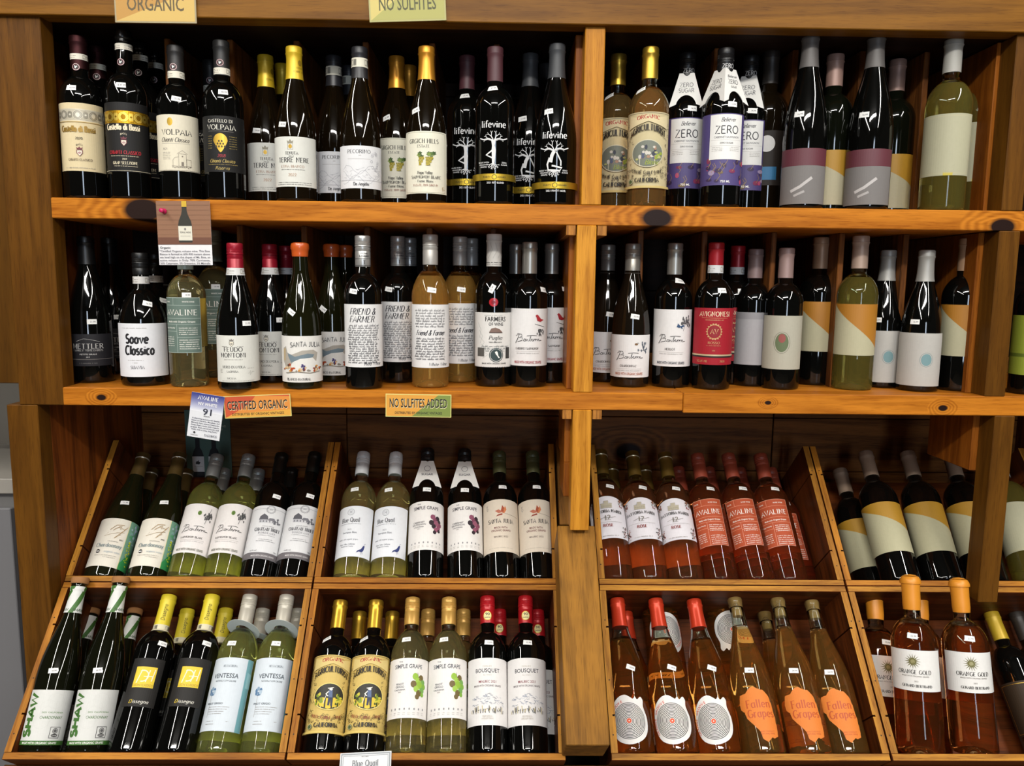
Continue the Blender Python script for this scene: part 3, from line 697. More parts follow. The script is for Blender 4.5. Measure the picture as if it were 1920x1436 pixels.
def zero_(turned):
  def f():
      root, rf = start('bdx', .290, .0375, BLK, 'screw', .84, mat('141416', .4))
      pu = mat('4e4378', .55)
      def d(q, w, h):
          for k in range(16):
              x = random.uniform(-48, 48); y = random.uniform(4, 44); q.ell(x, y, random.uniform(3, 7), random.uniform(2.5, 5), random.choice((mat('7d2f52'), mat('3a2a4c'), mat('9a8aa8'), mat('6e5a3a'), mat('b04a6c'))), 10)
              q.line([(x, y), (x+6, y+9), (x+2, y+16)], .8, mat('9c8450'))
          q.text('750 ML', 0, 4.5, 4.2, WHT)
          q.rect(-31, 46, 31, h-2, paper('e9e8e5'))
          q.text('Believer', 2, h-15, 7.5, mat('33333a'), 'pen', sh=.3, wid=26); q.text('ZERO', 0, h-36, 13.5, mat('23232a'), 'round', wid=42, w=1.1)
          q.text('CABERNET SAUVIGNON', 0, h-44, 3.6, mat('55555c'), wid=46); q.text('ZERO SUGAR', 0, h-54, 2.8, INK, wid=24); q.rect(-29, h-47.5, 29, h-47.2, GREY); q.rect(-29, h-57.5, 29, h-57.2, GREY)
          for k in range(3): q.tiny(-26, -6, h-61-k*3, 1.2, GREY); q.tiny(6, 26, h-61-k*3, 1.2, GREY)
      label(root, rf, .040, .168, 116, pu, d, 0)
      f = Print(); f.text('ZERO', 0, 40, 8, mat('3c3c44'), 'round', wid=24, w=.9); f.text('SUGAR', 0, 29, 8, mat('3c3c44'), 'round', wid=28, w=.9)
      if turned:
          g_ = Print(); g_.text('Believer', 0, 50, 5, mat('3c3c44'), 'pen', sh=.3); g_.text('ZERO', 0, 38, 8, mat('3c3c44'), 'round', wid=24, w=.9); g_.text('SUGAR', 0, 30, 4, mat('3c3c44'), 'round', wid=14, w=.9)
          hanger(root, .29, rf, .187, .252, g_, 33, f)
      else: hanger(root, .29, rf, .187, .252, f, -6)
      q = Print(); q.text('ZERO', 0, 2, 7.5, mat('c9c9c9'), 'round', wid=20, w=1.2); q.build('lettering', root, rf, .251, .15, .0016, step=2)
      sticker(root, rf, .184, 8, '14.99', -.05); return root
  return f
DES['zero'] = zero_(False); DES['zero_turned'] = zero_(True)

@design('mettler')
def _():
    root, rf = start('bgy', .285, .0395, BLK, 'foil', .81, mat('0c0c0d', .35))
    w_ = mat('b9b7b4')
    def d(q, w, h):
        q.text('METTLER', 0, h-28, 9, w_, 'serif', wid=56); q.text('FAMILY VINEYARDS', 0, h-33.5, 3.6, w_, 'serif', wid=54); q.text('PETITE SIRAH', 0, h-41, 3, w_, wid=30); q.text('2019', 0, h-46, 2.4, w_)
        q.line([(-20, h-14), (-6, h-9), (6, h-11), (22, h-15)], .5, w_); q.rect(-w/2, 13, w/2, 13.6, GREY); q.tiny(-16, 16, 4.5, 2.2, mat('5a5856'))
    label(root, rf, .0335, .096, 100, '242327', d, 0); sticker(root, rf, .120, 10, '21.99'); return root
@design('soave')
def _():
    root, rf = start('squat', .258, .0445, BLK, 'screw', .835, mat('101011', .4))
    band(root, rf, .198, 14, 'd5d2cf')
    def d(q, w, h):
        q.tiny(-38, 12, h-10, 2, GREY); q.text('Soave', -8, h-38, 17, mat('141318'), 'round', w=2.0, wid=42, sh=.06); q.text('Classico', -4, h-60, 17, mat('141318'), 'round', w=2.0, wid=54, sh=.06)
        q.tiny(-26, 4, h-72, 1.8, GREY); q.tiny(-16, -6, h-77, 1.6, GREY); q.text('SUAVIA', -8, h-88, 6, mat('33333a'), 'serif', wid=25)
    label(root, rf, .0185, .122, 118, 'e2e2e6', d, .0); sticker(root, rf, .160, 14, '16.99', -.25); return root
def avaline(kind):
    def f():
        if kind == 'white':
            root, rf = start('bdx', .30, .0375, ('clear', 'e8d898', .05), 'screw', .79, mat('9aa79f', .4, .2), .74); g = '66786f'; lw, rot = 80, -.36; ln = mat('a9b5ae')
        else:
            root, rf = start('bdx', .31, .0375, ('clear', 'd87c4a', .04), 'screw', .80, mat('8f3f2c', .45, .1), .72); g = 'b4502f'; lw, rot = 66, .02; ln = mat('dd9a80')
        wt = mat('eeeae2')
        def d(q, w, h):
            q.frame(-w/2, 0, w/2, h, .9, ln); q.rect(-w/2, h-16, w/2, h-15.3, ln); q.rect(-w/2, h-42, w/2, h-41.3, ln); q.rect(-w/2, h-54, w/2, h-53.3, ln)
            q.rect(-w*.1, 0, -w*.1+.7, h-54, ln); q.rect(-w*.18, h-16, -w*.18+.7, h, ln); q.rect(-w/2, h-68, -w*.1, h-67.3, ln); q.rect(-w*.1, h-80 if kind == 'white' else 36, w/2, (h-80 if kind == 'white' else 36)+.7, ln)
            q.text('AVALINE', 0, h-35, 10.5, wt, 'serif', wid=w*.82, w=1.25); q.text('Made with Organic Grapes', 0, h-50, 3.6, wt, wid=w*.7)
            q.text('750 ML', -w*.35, h-10, 2.8, wt); q.text('WHITE WINE' if kind == 'white' else 'ROSE WINE', w*.2, h-10, 2.8, wt); q.text('Vegan Friendly', -w*.3, h-62, 2.6, wt, wid=w*.32)
            for k in range(4): q.tiny(-w*.04, w*.4, h-62-k*4.2, 2, wt)
            for k in range(5): q.tiny(-w*.04, w*.44, h-86-k*4.4, 2, wt); q.tiny(-w*.45, -w*.18, h-80-k*4.4, 2, wt)
        label(root, rf, .070 if kind == 'white' else .074, .181, lw, paper(g), d, rot)
        # the back label seen through the glass
        label(root, rf, .078, .178, 46, paper('b9ad7a' if kind == 'white' else 'c98a62'), lambda q, w, h: None, pi, 'back_label')
        sticker(root, rf, .186 if kind == 'white' else .207, 0 if kind == 'white' else 16, '19.99', 0 if kind == 'white' else -.15); return root
    return f
DES['avaline_white'] = avaline('white'); DES['avaline_rose'] = avaline('rose')
@design('feudo')
def _():
    root, rf = start('bgy', .280, .0395, BLK, 'screw', .832, mat('97172a', .35, .2))
    band(root, rf, .219, 14, 'd9d8d6')
    g = mat('77726a')
    def d(q, w, h):
        crest(q, -14, h-16, 4.5, g, mat('9a958c')); q.tiny(-34, -22, h-22, 1.6, g); q.tiny(-4, 8, h-22, 1.6, g)
        q.text('FEUDO', -12, h-31, 8.2, INK, 'serif', wid=35); q.text('MONTONI', -13, h-42, 8.2, INK, 'serif', wid=48); q.tiny(-30, 6, h-47, 1.4, g)
        q.text("NERO D'AVOLA", -12, h-63, 4.8, INK, 'serif', wid=43); q.text('LAGNUSA', -14, h-71, 3.6, INK, 'serif'); q.line([(16, h-74), (20, h-68), (19, h-77), (24, h-70), (28, h-71)], .6, g); q.tiny(14, 28, h-64, 1.4, g)
        for k in range(3): q.tiny(-40, -34, h-66-k*3, 1.3, g)
        q.text('SICILIA', -16, 6, 3.2, INK, 'serif', sp=2); q.tiny(-36, 30, 2, 1.2, g)
    label(root, rf, .015, .105, 108, 'dddcd4', d, .06); sticker(root, rf, .128, 18, '21.99'); return root
@design('santa_natural')
def _():
    root, rf = start('bgy', .282, .0385, ('dark', '141407'), 'wax', .905, mat('c4551d', .35, 0, .5))
    def d(q, w, h):
        c = [mat('8c8578'), mat('a8a196'), mat('6f7f88'), mat('b59f78')]
        q.poly([(-42, h-24), (-34, h-20), (-30, h-34), (-20, h-36), (0, h-28), (22, h-27), (32, h-33), (28, h-50), (20, h-42), (0, h-41), (-16, h-48), (-24, h-58), (-36, h-60), (-42, h-50)], c[1])
        q.poly([(-32, h-32), (-14, h-40), (10, h-34), (24, h-36), (20, h-42), (-4, h-44), (-22, h-52)], c[2]); q.poly([(-41, h-26), (-35, h-24), (-36, h-48), (-41, h-48)], c[3])
        for k in range(36):
            x = random.uniform(-40, 40); q.ell(x, h-64+random.uniform(-7, 5)+abs(x)*.12, random.uniform(1.6, 3.6), random.uniform(1.4, 3.4), random.choice((mat('b24a24'), mat('5a3b2a'), mat('c98a34'), mat('8f2f22'), mat('d2b48a'), c[0])), 8)
        for k in range(9): q.ell(1+random.uniform(-3, 3), h-58+random.uniform(-6, 3), 1.7, 1.7, mat('3b2c66'), 8)
        q.line([(-34, h-72), (-10, h-69), (14, h-72), (36, h-69)], 1.6, c[0])
        q.text('SANTA JULIA', 7, h-22, 9, mat('2a2a30'), 'round', wid=60, w=.9, sh=.05, bow=2); q.text('BLANCO-NATURAL', -8, 4, 4.4, INK, 'serif', wid=46)
    label(root, rf, .014, .104, 110, 'e3e0da', d, 0); sticker(root, rf, .150, -20, '14.99', -.6)
    return root
def friend(kind):
    def f():
        if kind == 'red': root, rf = start('bdx', .300, .0370, BLK, 'screw', .80, mat('b9b8b5', .32, .6)); z = (.044, .167)
        else: root, rf = start('round', .300, .0370, ('clear', 'e8b45c', .14), 'screw', .805, mat('b9b6b0', .38, .3), .745); z = (.040, .164)
        ink = mat('23232a')
        def d(q, w, h):
            if kind == 'red':
                q.text('FRIEND &', -2, h-20, 12, ink, 'pen', w=1.1, sh=.25, wid=52); q.text('FARMER', -4, h-35, 12, ink, 'pen', w=1.1, sh=.25, wid=50)
                for k in range(17): q.scrawl(-33+random.uniform(-2, 3), 29+random.uniform(-4, 4), h-43-k*4.5, 4.2, ink)
                q.text('Red Wine', 18, 4, 6.5, ink, 'pen', sh=.3)
            else:
                for k in range(7): q.scrawl(-33+random.uniform(-2, 3), 30, h-13-k*5.2, 4.2, ink)
                q.text('Friend & Farmer', 0, h-60, 10, ink, 'pen', w=1.1, sh=.35, wid=60)
                for k in range(9): q.scrawl(-33+random.uniform(-2, 3), 30, h-68-k*5.0, 4.2, ink)
                q.text('White Wine', 16, 4, 6, ink, 'pen', sh=.4)
        label(root, rf, z[0], z[1], 106, 'e4e3e2', d, 0)
        if kind == 'red':
            q = Print(); m = mat('3a3a3e'); q.rect(-40, 0, 40, .6, m); q.rect(-40, 13, 40, 13.6, m); q.text('FRIEND', 0, 22, 3, m); q.text('& FARMER', 0, 17, 3, m); q.text('T', 0, 3, 7, m, 'serif'); q.build('lettering', root, rf, .242, .2, .0016, step=2.5)
        sticker(root, rf, .192, -20 if kind == 'red' else 3, '13.99', -.15); return root
    return f
DES['friend_red'] = friend('red'); DES['friend_white'] = friend('white')
@design('farmers')
def _():
    root, rf = start('bdx', .298, .0365, BLK, 'foil', .79, mat('cfccc6', .5))
    p = Print(); p.tiny(-36, 36, 5, 2.2, INK); p.tiny(-36, 36, 1.4, 1.6, GREY)
    for k in range(6): p.line([(-20+k*9, 14), (-12+k*9, 30), (-16+k*9, 44)], .8, mat('b4b1ab'))
    p.build('lettering', root, rf, .237, 0, .0014, step=2.5)
    s = Print(); s.ell(0, 0, 8.8, 8.6, mat('9b1520', .3, 0, .6), 16); s.ring(0, 0, 7, 1.2, mat('c22a34', .3), 18); s.ell(0, 0, 3, 3, mat('7c0d18', .3)); s.build('wax_seal', root, rf, .166, 0, .0012, .0003, step=3)
    sticker(root, rf, .192, -3, '15.99', 1.1)
    g = mat('8f9490'); dg = mat('2f4042')
    def d(q, w, h):
        for k in range(5): q.line([(-34+k*3, h-20-k*14), (-26+k*4, h-34-k*12), (-30+k*2, h-50-k*10)], .5, g)
        q.tiny(-18, 18, h-6, 1.6, g); q.text('FARMERS', 4, h-17, 9.4, INK, wid=42); q.text('OF WINE', 5, h-25.5, 6.5, INK, wid=29)
        q.poly([(-8, h-38), (-4, h-31), (4, h-29), (12, h-32), (18, h-38)], mat('7a6258')); q.rect(-8, h-40, 18, h-38, mat('4a3a34')); q.text('Puglia', 4, h-53, 8, INK, 'pen', sh=.3, wid=26); q.text('TREVEN ABBIEZ SANTO', 4, h-59, 2.4, INK, wid=26)
        for k in range(3): q.scrawl(-24+k*4, 32-k*4, h-67-k*4.6, 3.4, dg, .4)
        q.ell(6, 23, 11.5, 11.5, dg, 20); q.ring(6, 23, 14, 1.4, dg); q.poly([(3, 29), (7, 31), (9, 28), (10, 22), (13, 18), (11, 17), (8, 21), (5, 25)], WHT)
        q.rect(-35, 20, -18, 37, mat('54524e')); q.rect(26, 16, 36, 38, mat('2e2c2a')); q.text('MADE WITH ORGANIC GRAPES', 2, 5, 3, INK, wid=50)
    z = [(-52, 0)]+[(-52+k*2, -1.6 if k % 2 else .4) for k in range(1, 52)]+[(52, 0), (52, 106), (-52, 106)]
    label(root, rf, .040, .146, 104, 'dcdad6', d, 0, shape=z); return root
def swirl_name(q, x, y, w, m):
    """the long looping brush signature of the white label"""
    k = w/44
    P = lambda L: [(x+a*k, y+b*k) for a, b in L]
    q.line(P([(-21, -3), (-17, 4), (-14, 12), (-20, 9), (-17, 12.5), (-10, 12), (-9, 8.5), (-15, 6), (-8, 6), (-9, 1.5), (-17, -.5)]), 1.1*k, m, .7*k)
    q.line(P([(-5, 4.4), (-7, 1.2), (-4, .4), (-2.4, 3.6), (-5, 4.4)]), .9*k, m); q.line(P([(-2, 4.4), (-2.4, .6), (.4, 4), (1, 1), (2.2, .8)]), .9*k, m)
    q.line(P([(5.4, 9), (3.4, 1.6), (5, .8)]), 1.1*k, m); q.line(P([(-1, 9.4), (8, 10.4), (16, 9.6)]), .8*k, m); q.line(P([(5.4, 2.6), (8.6, 3.8), (7.4, 5), (6.2, 2.6), (8.2, .9), (10, 1.8)]), .8*k, m)
    q.line(P([(10.4, 4.4), (10.2, .8), (11, 3.4), (13, 4.4)]), .9*k, m); q.line(P([(13.6, 4.4), (13.2, .8), (14.4, 3.4), (16, 4.2)]), .9*k, m)
    q.line(P([(19.6, 4), (17, 3.6), (16.6, 1), (19.4, 3), (19.4, .8), (22, 1.8), (24, 1.6)]), .9*k, m)
def spray(q, x, y, s, m, n=14, up=True):
    for k in range(n):
        a = random.uniform(-.6, 3.4) if up else random.uniform(-2.8, -.2); l = random.uniform(.3, 1)*s
        px, py = x+l*cos(a), y+l*sin(a)*1.2; q.ell(px, py, s*.10, s*.22, m, 8); q.line([(x, y), (px, py)], .45, m)
def bont(var):
    def f():
        lean_ = var == 'sb'
        if var == 'chard': root, rf = start('bgy', .282, .0385, ('dark', '15100a'), 'screw', .795, mat('9b978f', .35, .6)); z = (.020, .104)
        elif var == 'sb': root, rf = start('bdx', .305, .0375, ('clear', 'd6d680', .06, 'd9e3d0'), 'screw', .81, mat('8e9190', .4, .5), .76); z = (.052, .165)
        else: root, rf = start('bdx', .286, .0375, BLK, 'foil', .785, mat('a9a69f', .32, .7)); z = (.043, .156)
        rd, g, txt, bt = {'cab': ('a3252e', '4a4a4c', 'CABERNET SAUVIGNON', 'a3404a'), 'merlot': ('2b4a6e', '5a5a5c', 'MERLOT', '33404e'), 'chard': ('7a5a3a', '4f5a68', 'CHARDONNAY', 'b0705a'), 'sb': ('5a7a2a', '4a4a4a', 'SAUVIGNON BLANC', '6a6a5a')}[var]
        def d(q, w, h):
            gm = mat(g); rm = mat(rd)
            by = h*.43 if var != 'chard' else h*.44
            if var == 'cab':
                spray(q, 24, h-40, 11, gm, 18, False); q.line([(12, h-30), (34, h-36)], .8, gm)
                q.poly([(13, h-14), (16, h-11), (19, h-13), (25, h-20), (32, h-22), (24, h-26), (17, h-24), (15, h-17)], rm)
            elif var == 'merlot':
                spray(q, 27, h-28, 14, gm, 22); q.line([(22, h-42), (30, h-14)], .6, gm)
                q.line([(10, h-28), (20, h-38)], 1.6, rm); q.poly([(10, h-30), (16, h-33), (14, h-36), (8, h-34)], rm); q.poly([(15, h-33), (23, h-30), (24, h-33), (17, h-36)], rm)
            elif var == 'chard':
                spray(q, 28, h-30, 13, gm, 16); q.ell(12, h-18, 3.4, 2.2, rm, 10); q.ell(15, h-16, 2.4, 1.2, mat('9a9a94'), 8)
            else:
                spray(q, 22, h-34, 13, gm, 22); q.line([(16, h-46), (24, h-8)], .8, gm); q.ell(2, h-22, 4, 5.2, rm, 12); q.line([(2, h-26), (3, h-17)], .8, mat('2d3a14'))
            swirl_name(q, -2, by, 52, mat('1d1d20'))
            q.text(txt, -3, by-16, 4.2, mat('55504e'), 'serif', wid=min(46, 3.2*len(txt))); q.rect(-26, by-20, 24, by-19.7, GREY); q.tiny(-24, 22, by-24, 1.5, mat('9a9a9a'))
            q.text('MADE WITH ORGANIC GRAPES', -1, 5, 5.4, mat(bt), wid=56)
        label(root, rf, z[0], z[1], 106 if var != 'sb' else 100, 'e6e1de' if var == 'sb' else 'e3e1e0', d, 0 if var != 'sb' else 0)
        if var == 'sb': label(root, rf, .03, .15, 52, paper('a8ab66'), lambda q, w, h: None, pi, 'back_label')
        else: sticker(root, rf, {'chard': .140, 'cab': .193, 'merlot': .212}[var], {'chard': 8, 'cab': 33, 'merlot': 11}[var], '13.99', -.15)
        return root
    return f
for v in ('cab', 'merlot', 'chard', 'sb'): DES['bont_'+v] = bont(v)
@design('avignonesi')
def _():
    root, rf = start('bdx', .288, .0375, BLK, 'foil', .845, mat('9c1c26', .35, .2))
    band(root, rf, .229, 15, 'd9dbdc')
    g = mat('c8a070', .45, .2)
    def d(q, w, h):
        q.text('AVIGNONESI', 0, h-16, 9, mat('e0c8a8'), 'serif', wid=62, w=1.5); q.rect(-26, h-19.5, 26, h-19, g); q.tiny(-18, 18, h-24, 1.8, g)
        q.ring(0, h-46, 14, 1.2, g); q.ell(0, h-46, 11.5, 11.5, mat('8a1620')); q.text('AV', 0, h-50, 9, g, 'serif', w=1.6)
        for k in range(18): a = k*2*pi/18; q.ell(14*cos(a), h-46+15*sin(a), 2, 1.4, g, 7)
        q.text('ROSSO', 0, h-70, 4.6, g, 'serif', wid=22); q.tiny(-14, 14, h-74, 1.3, g); q.text('2021', 0, h-84, 2.2, g)
        q.rect(-w/2, 17.5, w/2, 20.5, mat('cdbb96', .4, .3)); q.rect(-w/2, 14.5, w/2, 17.5, INK); q.text('SCAN ME', -22, 5, 4, g, 'serif'); q.text('2021', 18, 5, 4, g, 'serif')
    label(root, rf, .050, .161, 108, 'a01c2a', d, 0); sticker(root, rf, .195, 12, '27.99'); return root
@design('frey')
def _():
    root, rf = start('bgy', .310, .0395, ('dark', '16170a'), 'olive', .81, mat('5d4a26', .38, .4), m2=mat('d8d2c0', .3, .6))
    def d(q, w, h):
        q.poly([(22, 0), (w/2, 0), (w/2, h), (22, h)], mat('6f9a84')); q.rect(20.6, 0, 22, h, mat('d9cf9a')); q.poly([(22, 0), (w/2, 0), (w/2, h*.42), (34, h*.3), (22, h*.12)], mat('2f8a4c'))
        for k in range(26): q.ell(random.uniform(24, w/2-2), random.uniform(h*.45, h-6), random.uniform(1.5, 4), random.uniform(1.5, 4), random.choice((mat('7fae9c'), mat('8f9fb5'), mat('56a070'), mat('a8bcc4'))), 6)
        for k in range(34): q.ell(random.uniform(27, 40), random.uniform(10, h*.62), 1.5, 1.5, random.choice((mat('c9cf2c'), mat('9fbf2a'))), 7)
        b = mat('9c7d4a', .5)
        q.line([(-14, h-28), (-4, h-16), (10, h-14), (2, h-19), (-6, h-26), (-8, h-29)], 1.2, b); q.line([(2, h-22), (6, h-18), (4, h-25), (8, h-22), (12, h-24), (18, h-16), (12, h-26), (-2, h-46), (8, h-36)], 1.1, b); q.line([(-16, h-34), (-22, h-42), (-2, h-34), (14, h-30)], .6, b)
        q.text('2021', 12, h-49, 3, INK); q.text('CALIFORNIA', -2, h-54, 2, GREY, sx=1.3); q.text('Chardonnay', -8, h-66, 8, mat('7a8a8c'), 'serif', wid=50); q.ell(-25, h-76, 4.2, 4.2, INK, 16); q.rect(-28.2, h-77, -21.8, h-75.2, WHT)
        q.text('organic wine', 2, h-78, 4.2, mat('b7c0c4'), wid=30); q.tiny(-30, 14, h-85, 1.4, GREY); q.tiny(-12, 12, h-89, 1.4, GREY)
    label(root, rf, .022, .130, 104, 'e3ddcf', d, -.05); sticker(root, rf, .170, -6, '11.99', .12); return root
@design('trijet')
def _():
    root, rf = start('bdx', .312, .0375, BLK, 'foil', .83, mat('0d100f', .3))
    def d(q, w, h):
        g = mat('6a6a70'); q.ring(0, h-10, 9, .6, g); q.ring(0, h-10, 7, .4, g); q.text('2021', 0, h-11.5, 3, g)
        for k in range(12): a = k*pi/6; q.ring(9*cos(a), h-10+8*sin(a), 1.8, .4, g, 8)
        q.frame(-w/2+8, 14, w/2-8, h-8, .5, g)
        q.poly([(-22, h-34), (-20, h-26), (-12, h-20), (-4, h-26), (-2, h-34)], mat('55555c')); q.rect(-21, h-41, -3, h-34, mat('b5b5ba')); q.poly([(-3, h-36), (0, h-30), (10, h-30), (14, h-36)], mat('77777e')); q.rect(-3, h-42, 14, h-36, mat('c9c9cc'))
        for k in range(5): q.rect(-19+k*6.5, h-40, -17+k*6.5, h-36, g)
        for k in range(14): q.ell(12+random.uniform(-2, 12), h-38+random.uniform(-4, 8), 2, 2.2, g, 7)
        q.tiny(-12, 12, h-50, 1.4, g); q.text('CHATEAU TRIJET', 0, h-60, 7.2, mat('4a4a50'), 'serif', wid=54, w=1.6); q.text('BORDEAUX', 0, h-67, 4.2, mat('8a8a90'), 'serif', sp=2.4); q.tiny(-18, 18, h-71, 1.2, g); q.tiny(-14, 14, h-80, 1.4, g); q.tiny(-20, 20, h-84, 1.4, g)
        q.text('12,5% vol', -22, 17, 3, g); q.text('75cl', 24, 17, 3, g)
        q.rect(-w/2, 0, w/2, 13.5, mat('6a6568')); q.text('MADE WITH ORGANIC GRAPES', 0, 5, 3.6, mat('cfcccc'), wid=48)
    label(root, rf, .040, .163, 108, 'dededf', d, 0); sticker(root, rf, .186, 6, '16.99', -.1); return root
@design('blue_quail')
def _():
    root, rf = start('bdx', .310, .0375, ('clear', 'e0d490', .06), 'screw', .815, mat('d3d6d8', .4, .1), .74)
    g = mat('6b7078')
    def d(q, w, h):
        q.ring(-4, h-14, 7.6, .7, g); q.ring(-4, h-14, 5.2, .4, g); q.text('M', -4, h-16.5, 5, g, 'serif'); q.text('Blue Quail', -4, h-37, 10, mat('35383e'), 'serif', wid=40, w=1.2); q.tiny(-26, 20, h-42, 1.8, g)
        q.text('2021', -4, h-56, 3.4, g, 'serif'); q.text('Sauvignon Blanc', -3, h-63, 4, g, 'serif', wid=31); q.text('made with organic grapes', -5, h-78, 3.4, g, 'pen', sh=.2, wid=42); q.text('Potter Valley, California', -6, h-89, 3, g, 'serif', wid=32); q.text('Mendocino County', -6, h-93.5, 2.8, g, 'serif', wid=26)
        b = mat('27356e')
        q.poly([(17, 14), (24, 18), (28, 25), (30, 27), (32, 25.5), (31, 20), (29, 14), (25, 11), (20, 12), (14, 9)], b); q.line([(31, 27), (31, 30), (34, 31)], .6, b); q.line([(25, 11), (25, 6)], .6, b); q.line([(27, 11.5), (28, 7)], .6, b)
    label(root, rf, .044, .159, 100, 'e2e4e8', d, -.06); label(root, rf, .030, .150, 50, paper('a8a86c'), lambda q, w, h: None, pi, 'back_label'); sticker(root, rf, .200, -4, '11.99', .08); return root
def grapes(q, x, y, cols, s=1.0):
    L = [(-6, 22, 5.5), (5, 20, 5), (-1, 15, 5), (9, 13, 4.5), (-9, 9, 5.5), (2, 8, 6), (11, 6, 4.5), (-4, 1, 5), (7, -1, 5), (1, -6, 5), (-2, -12, 4), (8, -8, 3.5)]
    q.line([(x, y+20*s), (x-2*s, y+29*s)], .8, mat('5a4a44'))
    for i, (a, b, r) in enumerate(L): q.ell(x+a*s, y+b*s, r*s, r*s*1.1, cols[i % len(cols)] if i not in (1, 4, 10) else cols[-1], 14)
def simple(red):
    def f():
        if red: root, rf = start('bdx', .315, .0372, BLK, 'screw', .90, mat('131214', .35)); z0, z1 = .058, .168
        else: root, rf = start('round', .298, .0375, ('clear', 'e2d698', .05), 'screw', .81, mat('c79a4e', .38, .35), .76); z0, z1 = .058, .167
        def d(q, w, h):
            t = mat('33303a' if red else '4a4d55')
            q.text('THE', -16, h-8, 3, t); q.text('SIMPLE GRAPE', -1, h-19, 8, t, wid=56)
            c = [mat('8a4a62'), mat('96566c'), mat('7d4058'), mat('2a1c26')] if red else [mat('8fb53a'), mat('7aa83a'), mat('9cc04a'), mat('6fa04c'), mat('6b5a30')]
            grapes(q, 20, h-58, c, 1.08 if not red else 1.0)
            for k, s in enumerate(('CABERNET', 'SAUVIGNON') if red else ('PINOT', 'GRIGIO')): q.text(s, -16, h-50-k*5, 3.8, t)
            q.text('CALIFORNIA', -16, h-60, 2.8, t); q.text('2021', -16, h-64, 2.4, GREY)
            for k in range(8): q.ell(-32+k*9, 16, 1.4, 2.2, mat('8a8a8c'), 8); q.tiny(-35+k*9, -30+k*9, 9, 1.2, GREY); q.tiny(-35+k*9, -30+k*9, 6, 1.2, GREY)
        label(root, rf, z0, z1, 104, 'e8e4e0', d, 0 if red else -.03)
        if red:
            p = Print(); p.ring(0, 56, 7, .9, mat('33303a'), 26, 8); p.text('SUGAR', 0, 36, 6, mat('33303a'), wid=26); hanger(root, .315, rf, .203, .280, p); sticker(root, rf, .196, 0, '13.99', -.05)
        else:
            label(root, rf, .04, .15, 44, paper('a59a5c'), lambda q, w, h: None, pi, 'back_label'); sticker(root, rf, .205, -9, '13.99', .05)
        return root
    return f
DES['simple_red'] = simple(True); DES['simple_white'] = simple(False)
@design('santa_malbec')
def _():
    root, rf = start('bdx', .312, .0375, BLK, 'screw', .82, mat('4a4a2c', .42, .2))
    def d(q, w, h):
        cs = [mat('a3492c'), mat('c9784a'), mat('b86a52'), mat('8f3a2a')]
        q.poly([(0, h-30), (4, h-14), (8, h-20), (6, h-32)], cs[0]); q.poly([(4, h-32), (10, h-15), (13, h-24), (8, h-33)], cs[1]); q.poly([(6, h-30), (-4, h-24), (-12, h-27), (-4, h-33)], cs[2]); q.poly([(4, h-33), (-6, h-36), (-10, h-40), (4, h-37)], cs[3]); q.line([(8, h-33), (20, h-35), (44, h-37)], .6, mat('6a5a4a'))
        q.line([(-33, h-12), (-30, h-24)], .8, GREY); q.ring(-30, h-20, 3.2, .5, GREY, 12); q.text('V', -31, h-15, 5, GREY)
        q.text('SANTA JULIA', 0, h-55, 9, mat('2d2a2a'), 'serif', wid=56, w=1.4); q.text('MADE WITH', 0, h-68, 4.6, mat('6a2c2c'), wid=28); q.text('ORGANIC GRAPES', 0, h-74.5, 4.6, mat('6a2c2c'), wid=42); q.text('MALBEC 2022', 0, h-88, 3.8, mat('6a5a52'), wid=30); q.tiny(-26, 26, 8, 1.6, mat('b3a898'))
    label(root, rf, .056, .176, 104, 'dccfbd', d, 0); sticker(root, rf, .207, 6, '14.99', -.02); return root
@design('nardi')
def _():
    root, rf = start('round', .310, .0375, ('clear', 'dd9664', .04), 'olive', .80, mat('6b5320', .38, .45), .72, m2=mat('d8cfae', .3, .6))
    def d(q, w, h):
        g = mat('7a756a'); rd = mat('8a3a34')
        for s in (-1, 1):
            for k in range(26): q.ell(s*random.uniform(27, 40), h-8-random.uniform(0, 16), random.uniform(.8, 1.9), random.uniform(.8, 1.9), random.choice((rd, mat('a06a54'), g)), 7); q.ell(s*random.uniform(28, 41), random.uniform(3, 26), random.uniform(.8, 2), random.uniform(.8, 2), random.choice((rd, mat('4a4a44'), mat('a06a54'))), 7)
        q.rect(-11, h-28, 11, h-18, mat('b5ad98')); q.rect(-4, h-18, 4, h-12, mat('b5ad98')); 
        for k in range(5): q.ring(-8+k*4, h-24, 1.5, .4, g, 8)
        q.line([(-12, h-18), (-5, h-17), (-4, h-12), (4, h-12), (5, h-17), (12, h-18)], .5, g)
        q.text('FATTORIA NARDI', 0, h-41, 6, mat('22221f'), 'serif', wid=60, bow=3, w=1.8); q.text('12', 0, h-55, 10, g, 'serif'); q.line([(-16, h-52), (-6, h-49), (6, h-51), (16, h-48)], .6, g); q.text('ROSE', 0, h-70, 6, rd, 'serif', w=2); q.rect(-28, h-60, 28, h-59.6, GREY); q.tiny(-18, 18, 4, 2, GREY)
    w = 96; pts = [(-w/2, 0), (w/2, 0), (w/2, 66)]+[(w/2*cos(t), 66+29*sin(t)) for t in [R_(a) for a in range(10, 180, 10)]]+[(-w/2, 66)]
    label(root, rf, .085, .180, w, 'e3dfe4', d, 0, shape=pts); label(root, rf, .050, .150, 56, paper('b98f56'), lambda q, w, h: None, pi, 'back_label'); sticker(root, rf, .205, 13, '12.99', -.2); return root
